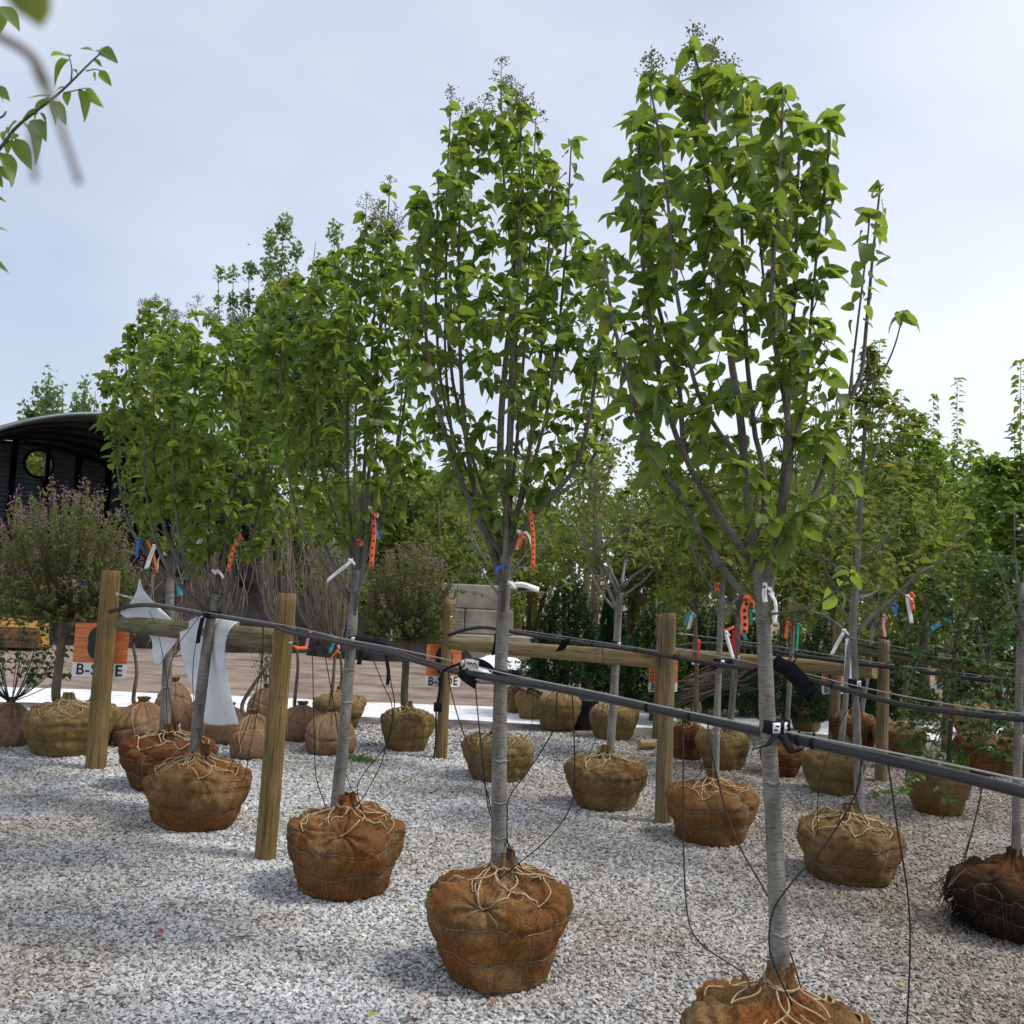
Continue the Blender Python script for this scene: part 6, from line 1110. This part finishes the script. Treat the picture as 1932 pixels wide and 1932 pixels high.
# ------------------------------------------------------------------ tags and flagging tapes
GT = {'white': 'white plant tags', 'orange': 'orange flagging tapes'}
def ribbon(name, m, pts, Y, w, label, dots=0, cross=(1, 0.15, 0.1), cat=None, twist=0.0):
    P = catmull([at(p[0], p[1], Y + (p[2] if len(p) > 2 else 0)) for p in pts], 12); root = thing(name, label, cat or ('tag' if name == 'plant_tag' else 'tape'), P[0], 'tags and tapes on the plants'); d = nrm(P[-1] - P[0]); cr_ = np.array(cross, float)
    if abs(d @ nrm(cr_)) > .75: cr_ = np.array([0.1, 0.15, 1.0])
    W = np.array([cr_ + np.array([0, twist * math.sin(3 * t), 0]) for t in np.linspace(0, 1, 12)]); b = MB(); b.add(*strip(P, W, w, .0007)); b.obj('ribbon' if name != 'plant_tag' else 'label_strip', M[m], root)
    if dots:
        q = MB(); nn = nrm(np.cross(d, nrm(cr_))); nn = nn * (-1 if nn[1] > 0 else 1); u = nrm(np.cross(nn, d)); th = np.linspace(0, 6.283, 9)[:-1]
        for f in np.linspace(.1, .92, dots):
            c = np.array([np.interp(f, np.linspace(0, 1, 12), P[:, k]) for k in range(3)]) + nn * .004; V = [c + w * .24 * (math.cos(t) * u + math.sin(t) * d) for t in th]; q.add(V + [c + nn * .0008], [[i, (i + 1) % 8, 8] for i in range(8)])
        q.obj('printed_dots', M['black'], root, False, 'stuff')
    kb = MB(); th = np.linspace(0, 6.283, 13); kb.add(*strip(P[0] + np.stack([.45 * w * np.cos(th), .45 * w * np.sin(th), .012 + .004 * np.sin(2 * th)], -1), (.15, .1, 1), w * .55, .0006)); kb.add(*strip(np.array([P[0], P[0] + (w * .5, -.004, .004), P[0] + (w * 1.0, -.006, -w * .5)]), (.3, .1, 1), w * .5, .0006)); kb.obj('knot', M[m], root)
    if name == 'plant_tag':
        q = MB(); nn = nrm(np.cross(d, nrm(cr_))); nn = nn * (-1 if nn[1] > 0 else 1)
        for f in (.35, .5, .62): c = P[int(f * 11)] + nn * .003; q.add(*tube(np.array([c - d * w * .5, c + d * w * .5]), w * .05, 4))
        q.obj('faint_print', M['cable'], root, False)
Yt = T1Y
ribbon('flagging_tape', 'orange', [(1001, 972), (1005, 1000), (1006, 1040), (1005, 1074)], 4.4, .019, 'long dotted orange tape on the second tree from the front', 9)
ribbon('flagging_tape', 'orange', [(985, 1012), (981, 1022), (977, 1034)], 4.42, .026, 'short orange tape below the long dotted one')
ribbon('plant_tag', 'white', [(979, 1008), (992, 1004), (1001, 1020), (1005, 1052)], 4.42, .024, 'curled white tag beside the long dotted orange tape', cross=(.2, .8, .4))
ribbon('plant_tag', 'white', [(962, 1105), (985, 1103), (1017, 1113)], 4.48, .026, 'white tag sticking out sideways from the second trunk', cross=(.1, .3, 1))
ribbon('flagging_tape', 'blue', [(950, 1066), (942, 1072), (934, 1080)], 4.47, .028, 'blue tape knotted on the second trunk from the front', cross=(.5, .2, .7))
ribbon('flagging_tape', 'orange', [(704, 968), (706, 1005), (703, 1035), (700, 1070)], 5.5, .026, 'dotted orange tape with blue ends on the third tree', 7)
ribbon('flagging_tape', 'blue', [(704, 990), (708, 1004), (712, 1018)], 5.52, .032, 'blue tape behind the dotted orange tape of the third tree')
ribbon('flagging_tape', 'orange', [(677, 1022), (681, 1025), (684, 1030)], 5.58, .03, 'small orange tape ring on the third trunk fork', 1)
ribbon('plant_tag', 'white', [(661, 1061), (640, 1077), (617, 1096)], 5.5, .028, 'white tag slanting left from the third trunk fork', cross=(.6, .2, .8))
ribbon('plant_tag', 'white', [(698, 962), (706, 967), (714, 974)], 5.5, .024, 'small white tag among leaves above the dotted tape', cross=(.2, .3, 1))
ribbon('flagging_tape', 'orange', [(453, 1015), (440, 1035), (434, 1060), (431, 1078)], 6.75, .026, 'orange tape on the tree in front of the cloth', 6)
ribbon('plant_tag', 'white', [(386, 1003), (380, 1014), (374, 1026)], 6.8, .034, 'white tag high in the tree in front of the cloth')
ribbon('plant_tag', 'white', [(402, 1080), (412, 1078), (422, 1090)], 6.85, .024, 'white loop low in the fork in front of the cloth', cross=(.2, .3, 1))
ribbon('plant_tag', 'white', [(291, 1032), (283, 1052), (276, 1073)], 7.9, .034, 'white tag at the left of the farthest front row tree')
ribbon('flagging_tape', 'orange', [(278, 1023), (287, 1038), (292, 1058), (297, 1080)], 7.92, .02, 'orange tape beside the white tag of the farthest front row tree')
ribbon('flagging_tape', 'blue', [(262, 1020), (260, 1034), (258, 1050)], 7.92, .028, 'blue tape left of the farthest front row tree')
ribbon('plant_tag', 'white', [(310, 1046), (300, 1052), (297, 1075)], 7.95, .02, 'curled white tag on the farthest front row trunk', cross=(.3, .6, .5))
ribbon('plant_tag', 'white', [(140, 1099), (142, 1117), (143, 1137)], 9.0, .04, 'white tag under the ball headed lilac at the far left')
ribbon('flagging_tape', 'blue', [(158, 1098), (160, 1115), (162, 1132)], 9.0, .028, 'pale blue tape under the ball headed lilac at the far left')
ribbon('plant_tag', 'white', [(741, 1180), (740, 1194), (738, 1209)], 10.2, .034, 'white tag under the smaller ball headed lilac')
ribbon('flagging_tape', 'orange', [(1410, 1134), (1404, 1150), (1405, 1175), (1403, 1196)], Yt - .04, .026, 'broad orange tape on the nearest tree', 5)
ribbon('plant_tag', 'white', [(1443, 1110), (1442, 1122), (1444, 1136)], Yt - .05, .016, 'white tag against the nearest trunk')
ribbon('plant_tag', 'white', [(1452, 1118), (1462, 1134), (1464, 1155), (1461, 1178)], Yt - .02, .015, 'long curled white tag right of the nearest trunk', twist=.6)
ribbon('flagging_tape', 'orange', [(1351, 1094), (1352, 1106), (1354, 1118)], 7.1, .03, 'orange tape on the thin forked tree', 3)
ribbon('flagging_tape', 'orange', [(1367, 1192), (1376, 1187), (1385, 1183)], 7.1, .026, 'orange tape stretched over the thin forked tree', cross=(.1, .3, 1))
ribbon('plant_tag', 'white', [(1370, 1196), (1376, 1218), (1383, 1243)], 7.05, .028, 'white tag hanging from the thin forked tree')
ribbon('plant_tag', 'white', [(1592, 1193), (1582, 1210), (1569, 1235)], 6.2, .028, 'white tag left of the twisted reddish tree')
ribbon('plant_tag', 'white', [(1712, 1128), (1716, 1150), (1720, 1176)], 6.15, .028, 'white tag at the end of the long right branch')
ribbon('flagging_tape', 'orange', [(1719, 1123), (1721, 1138), (1724, 1153)], 6.15, .026, 'orange tape beside the white tag on the long right branch', 3)
ribbon('flagging_tape', 'blue', [(1688, 1144), (1689, 1152), (1690, 1160)], 6.15, .022, 'blue tape on the long right branch')
ribbon('flagging_tape', 'pink', [(1668, 1165), (1667, 1182), (1670, 1202)], 6.15, .02, 'pink and white tape hanging over the post between two red balls')
ribbon('flagging_tape', 'teal', [(1303, 1158), (1298, 1168), (1293, 1180)], 10.5, .045, 'teal tape on the slim tree right of the grey brown post')
ribbon('plant_tag', 'white', [(1306, 1160), (1303, 1172), (1299, 1187)], 10.5, .04, 'white tag beside the teal tape')
ribbon('flagging_tape', 'greenf', [(1506, 1180), (1505, 1203), (1503, 1230)], 9.8, .035, 'green tape behind the nearest trunk on its right', cross=(.6, .6, 0))
ribbon('flagging_tape', 'greenf', [(1416, 1154), (1417, 1165), (1418, 1176)], 9.9, .03, 'small green tape behind the nearest trunk on its left')
ribbon('flagging_tape', 'teal', [(1398, 1184), (1403, 1196), (1408, 1208)], 9.9, .04, 'teal tape below the broad orange tape')
ribbon('flagging_tape', 'orange', [(1486, 1176), (1484, 1190), (1482, 1205)], 9.8, .035, 'small orange tape left of the green tape')
ribbon('flagging_tape', 'teal', [(1783, 1170), (1770, 1178), (1755, 1188)], 10.8, .08, 'teal tape deep in the hawthorn leaves', cross=(.2, .3, 1))
ribbon('flagging_tape', 'pink', [(585, 1195), (580, 1210), (577, 1226)], 9.9, .03, 'pink tape on the wide bare bundle')
ribbon('flagging_tape', 'pink', [(628, 1200), (636, 1206), (640, 1225)], 10.0, .03, 'pink tape on the right part of the wide bare bundle', cross=(.4, .6, .4))
ribbon('flagging_tape', 'orange', [(556, 1222), (566, 1223), (578, 1223)], 9.8, .035, 'orange tape wrapped round the bare stems right of the tall post', cross=(.1, .3, 1))
ribbon('flagging_tape', 'orange', [(636, 1230), (628, 1238), (622, 1246)], 9.8, .03, 'orange tape at the foot of the wide bare bundle')
ribbon('flagging_tape', 'teal', [(632, 1212), (626, 1222), (622, 1232)], 9.8, .03, 'teal tape at the foot of the wide bare bundle')
ribbon('flagging_tape', 'teal', [(338, 1105), (338, 1114), (339, 1124)], 9.0, .045, 'teal tape on the bare stems left of the white cloth')
# coloured trunk wraps
for x, y0, y1_, Y, r, m, lb in ((1313, 1206, 1254, 10.75, .042, 'red', 'red trunk guard on the slim tree right of the grey brown post'), (1388, 1190, 1242, 10.27, .046, 'red', 'red and white guard on the wrapped trunk tree'), (1601, 1205, 1290, 9.22, .038, 'white', 'pale bandage round the trunk on the weedy olive ball')):
    root = thing('trunk_guard', lb, 'trunk guard', at(x, y1_, Y), 'sleeves round young trunks'); a = at(x + 2, y0, Y); c = at(x - 1, y1_, Y); b = MB(); b.add(*tube(np.linspace(c, a, 8), r, 14)); b.obj('sleeve', M[m], root)
    b = MB(); b.add(*tube(np.linspace(c, c + (a - c) * .12, 3), r * 1.03, 14)); b.obj('sleeve_cuff', M['white' if m == 'red' else 'cable'], root)

# ------------------------------------------------------------------ overhanging branch, close sprig, bird, litter
g = np.random.default_rng(31); Yb = 1.75; org = at(0, 280, Yb); root = thing('overhanging_branch', 'leafy twig reaching in from the left against the sky', 'branch', org); Z = .2977
def tw(pts, r0, r1, nm='twig', Y=Yb): b = MB(); b.add(*tube(catmull([at(x * Z, y * Z, Y) for x, y in pts], 24), np.linspace(r0, r1, 24), 7)); b.obj(nm, M['bark_dark'], root)
tw([(-260, 1200), (0, 940), (110, 800), (340, 620), (450, 520), (580, 390), (690, 292)], .0042, .0013); tw([(450, 520), (455, 440), (440, 360)], .0016, .001); tw([(400, 590), (470, 575), (540, 558)], .0014, .0009); tw([(545, 450), (600, 440), (640, 448)], .0013, .0008)
tw([(-200, 900), (-60, 780), (20, 735), (38, 705)], .003, .0016); tw([(-150, 1250), (-60, 1100), (-10, 960)], .003, .001)
LV = [((440, 360), (328, 325)), ((440, 380), (303, 470)), ((590, 325), (522, 290)), ((615, 330), (695, 292)), ((625, 332), (738, 382)), ((640, 322), (718, 335)), ((600, 375), (645, 418)), ((632, 448), (702, 537)), ((605, 455), (598, 517)), ((455, 440), (492, 445)), ((500, 562), (572, 738)), ((545, 558), (640, 678)), ((412, 552), (343, 560)), ((430, 585), (420, 657)), ((325, 612), (178, 600)), ((325, 638), (176, 672)), ((332, 640), (417, 772)), ((310, 670), (372, 772)), ((245, 705), (125, 725)), ((250, 715), (322, 797)), ((212, 757), (287, 870)), ((150, 785), (294, 940)), ((100, 878), (195, 1062)), ((72, 885), (38, 972)), ((110, 770), (22, 820)), ((60, 830), (-20, 850)), ((110, 850), (70, 880)), ((-10, 965), (112, 1102)), ((-15, 1050), (72, 1152)), ((-40, 560), (48, 612)), ((-5, 40), (38, 207)), ((10, 40), (122, 168)), ((-30, 1090), (15, 1190)), ((-60, 1240), (16, 1250)), ((-50, 1450), (36, 1430)), ((-60, 1655), (36, 1688)), ((0, 600), (25, 650))]
lm = []
for k in range(6): b = MB(); tv, tt = leaf_template(9, .10 + .05 * (k % 3), [.15, .35, .5][k % 3], [.27, .25, .22][k % 3], .008, False); b.add(tv, tt, None, .25 + .11 * k); lm.append(b.mesh('leaf', M['leaf']))
for (x0, y0), (x1, y1_) in LV:
    dd = g.uniform(-.03, .03); p = at(x0 * Z, y0 * Z, Yb); q = at(x1 * Z, y1_ * Z, Yb + dd); Y_ = q - p; L = np.linalg.norm(Y_); Y_ = Y_ / L; up = np.array([g.normal(0, .5), -.6 + g.normal(0, .4), .8]); X_ = nrm(np.cross(Y_, up)); Z_ = np.cross(X_, Y_); o = bpy.data.objects.new('leaf', lm[int(g.integers(0, 6))]); COL.objects.link(o); o.parent = root; L *= 1.04; p = p - org
    o.matrix_basis = Matrix(((X_[0] * L, Y_[0] * L, Z_[0] * L, p[0]), (X_[1] * L, Y_[1] * L, Z_[1] * L, p[1]), (X_[2] * L, Y_[2] * L, Z_[2] * L, p[2]), (0, 0, 0, 1)))
Yc = .24; org = at(-20, 40, Yc); root = thing('close_sprig', 'out of focus young leaves right in front of the lens at the top left', 'branch', org)
def cl(p, q, w, tint, roll=0.0, nm='leaf'):
    p = at(*p, Yc); q = at(*q, Yc + .004); Y_ = q - p; L = np.linalg.norm(Y_); Y_ /= L; X_ = nrm(np.cross(Y_, np.array([roll, -1, .25]))); Z_ = np.cross(X_, Y_); tv, tt = leaf_template(9, .06, .12, w, .004, False); b = MB(); b.add(p + L * (tv[:, 0:1] * X_ + tv[:, 1:2] * Y_ + tv[:, 2:3] * Z_), tt, None, tint); b.obj(nm, M['leaf2'] if tint > .4 else M['leaf'], root)
cl((38, -35), (80, 52), .42, .75); cl((84, -20), (86, 40), .3, .7); cl((18, -30), (36, 30), .3, .5)
def cs(pts, r, m='bark_brown', nm='stem'): b = MB(); b.add(*tube(catmull([at(x, y, Yc) for x, y in pts], 20), r, 7)); b.obj(nm, M[m], root)
cs([(-30, 50), (0, 70), (40, 92), (68, 118), (88, 160)], .0012); cl((60, 108), (90, 190), .10, .3)
cs([(88, 160), (115, 240), (150, 345)], .0009, 'bark_pale'); cs([(60, 235), (62, 290), (66, 340)], .0008, 'bark_pale')
# bird
p = at(470, 462, 34.0); root = thing('bird', 'tiny dark bird flying beside the poplar tops', 'bird', p); b = MB(); b.add(*tube(p + np.array([[-.055, 0, .0], [-.02, 0, .004], [.02, 0, .004], [.05, 0, .0]]), [.002, .012, .012, .003], 8)); b.obj('body', M['black'], root)
for s in (-1, 1): b = MB(); b.add([p + (.016, 0, .006), p + (-.012, 0, .006), p + (-.05, s * .06, .02), p + (-.02, s * .075, .022), p + (.016, 0, .009), p + (-.012, 0, .009)], None, [[0, 1, 2, 3], [3, 2, 5, 4]]); b.obj('wing', M['black'], root)
litter = [(286, 1744, .35, 'dark red oak leaf lying on the gravel at the left'), (297, 1769, .5, 'small russet leaf below the dark red oak leaf'), (303, 1757, .5, 'small russet leaf right of the dark red oak leaf'), (153, 1661, .5, 'russet scrap on the gravel toward the left edge'), (1344, 1700, .6, 'curled russet leaf between the nearest trunk and the second ball'), (1567, 1803, .5, 'curled brown leaf on the gravel right of the nearest trunk'), (1134, 1566, .1, 'dark red leaf near the brown ball of the forked tree'), (774, 1717, 1.0, 'fresh green leaf on the gravel left of the second ball'), (1101, 1806, .1, 'dark red leaf right of the second ball'), (783, 1926, .1, 'dark red leaf at the bottom edge'), (1330, 1650, .2, 'brown scrap left of the curled russet leaf'), (930, 1890, .6, 'tan leaf under the second ball'), (700, 1915, 1.0, 'pale green leaf near the bottom edge'), (165, 1865, .3, 'brown leaf in the left foreground'), (1700, 1860, .9, 'yellow green leaf in the right foreground')]
lmesh = []
for k in range(4):
    g2 = np.random.default_rng(k); tv, tt = leaf_template(7, .22, -.25 + .2 * k, .34, .03, False); b = MB(); tv = tv.copy(); tv[:, 0] *= 1 + .35 * np.sin(9 * tv[:, 1] + k); tv[:, 2] += .05; lmesh.append((tv, tt))
for k, (x, y, t, lb) in enumerate(litter):
    p = ground(x, y, .022); a = k * 2.1; b = MB(); tv, tt = lmesh[k % 4]; s = .042; R3 = np.array(Matrix.Rotation(a, 3, 'Z')); b.add(p + s * (tv - (0, .5, 0)) @ R3.T, tt, None, t); tag(b.obj('fallen_leaf', M['redleaf']), lb, 'leaf', 'fallen leaves on the gravel')
for k, (x, y, n, lb) in enumerate([(684, 1437, 60, 'flat green weed on the gravel right of the third trunk'), (660, 1431, 30, 'small weed beside the third trunk')]):
    p = ground(x, y); g = np.random.default_rng(k); root = thing('weed', lb, 'weed', p, 'weeds in the gravel'); b = MB(); D = np.stack([g.normal(0, 1, n), g.normal(0, .7, n), g.uniform(0, .35, n)], -1); add_leaves(b, p + g.normal(0, .05, (n, 3)) * np.array([1.6, 1, 0]) + (0, 0, .02), D, g.uniform(.04, .09, n), g, LT_LONG, g.random(n) * .6); b.obj('blades', M['grass'], root, True, 'stuff')

# crumbs of bark, twig and clay lying among the stones
g = np.random.default_rng(71); b = MB()
for _ in range(900):
    y = 2.6 + 9 * g.random() ** 1.3; x = g.uniform(-.55 * y - .3, .58 * y + .3); L = g.uniform(.008, .03) * (2.2 if g.random() < .12 else 1); a = g.uniform(0, 3.14); d = np.array([math.cos(a), math.sin(a), 0]) * L; z = g.uniform(.010, .02); b.add(*tube(np.array([(x, y, z) - d, (x, y, z + .004), (x, y, z) + d + (0, 0, g.uniform(-.004, .008))]), np.array([.5, 1, .4]) * g.uniform(.0015, .004), 4))
b.obj('bark_debris', M['bark_brown'], None, True, 'stuff')
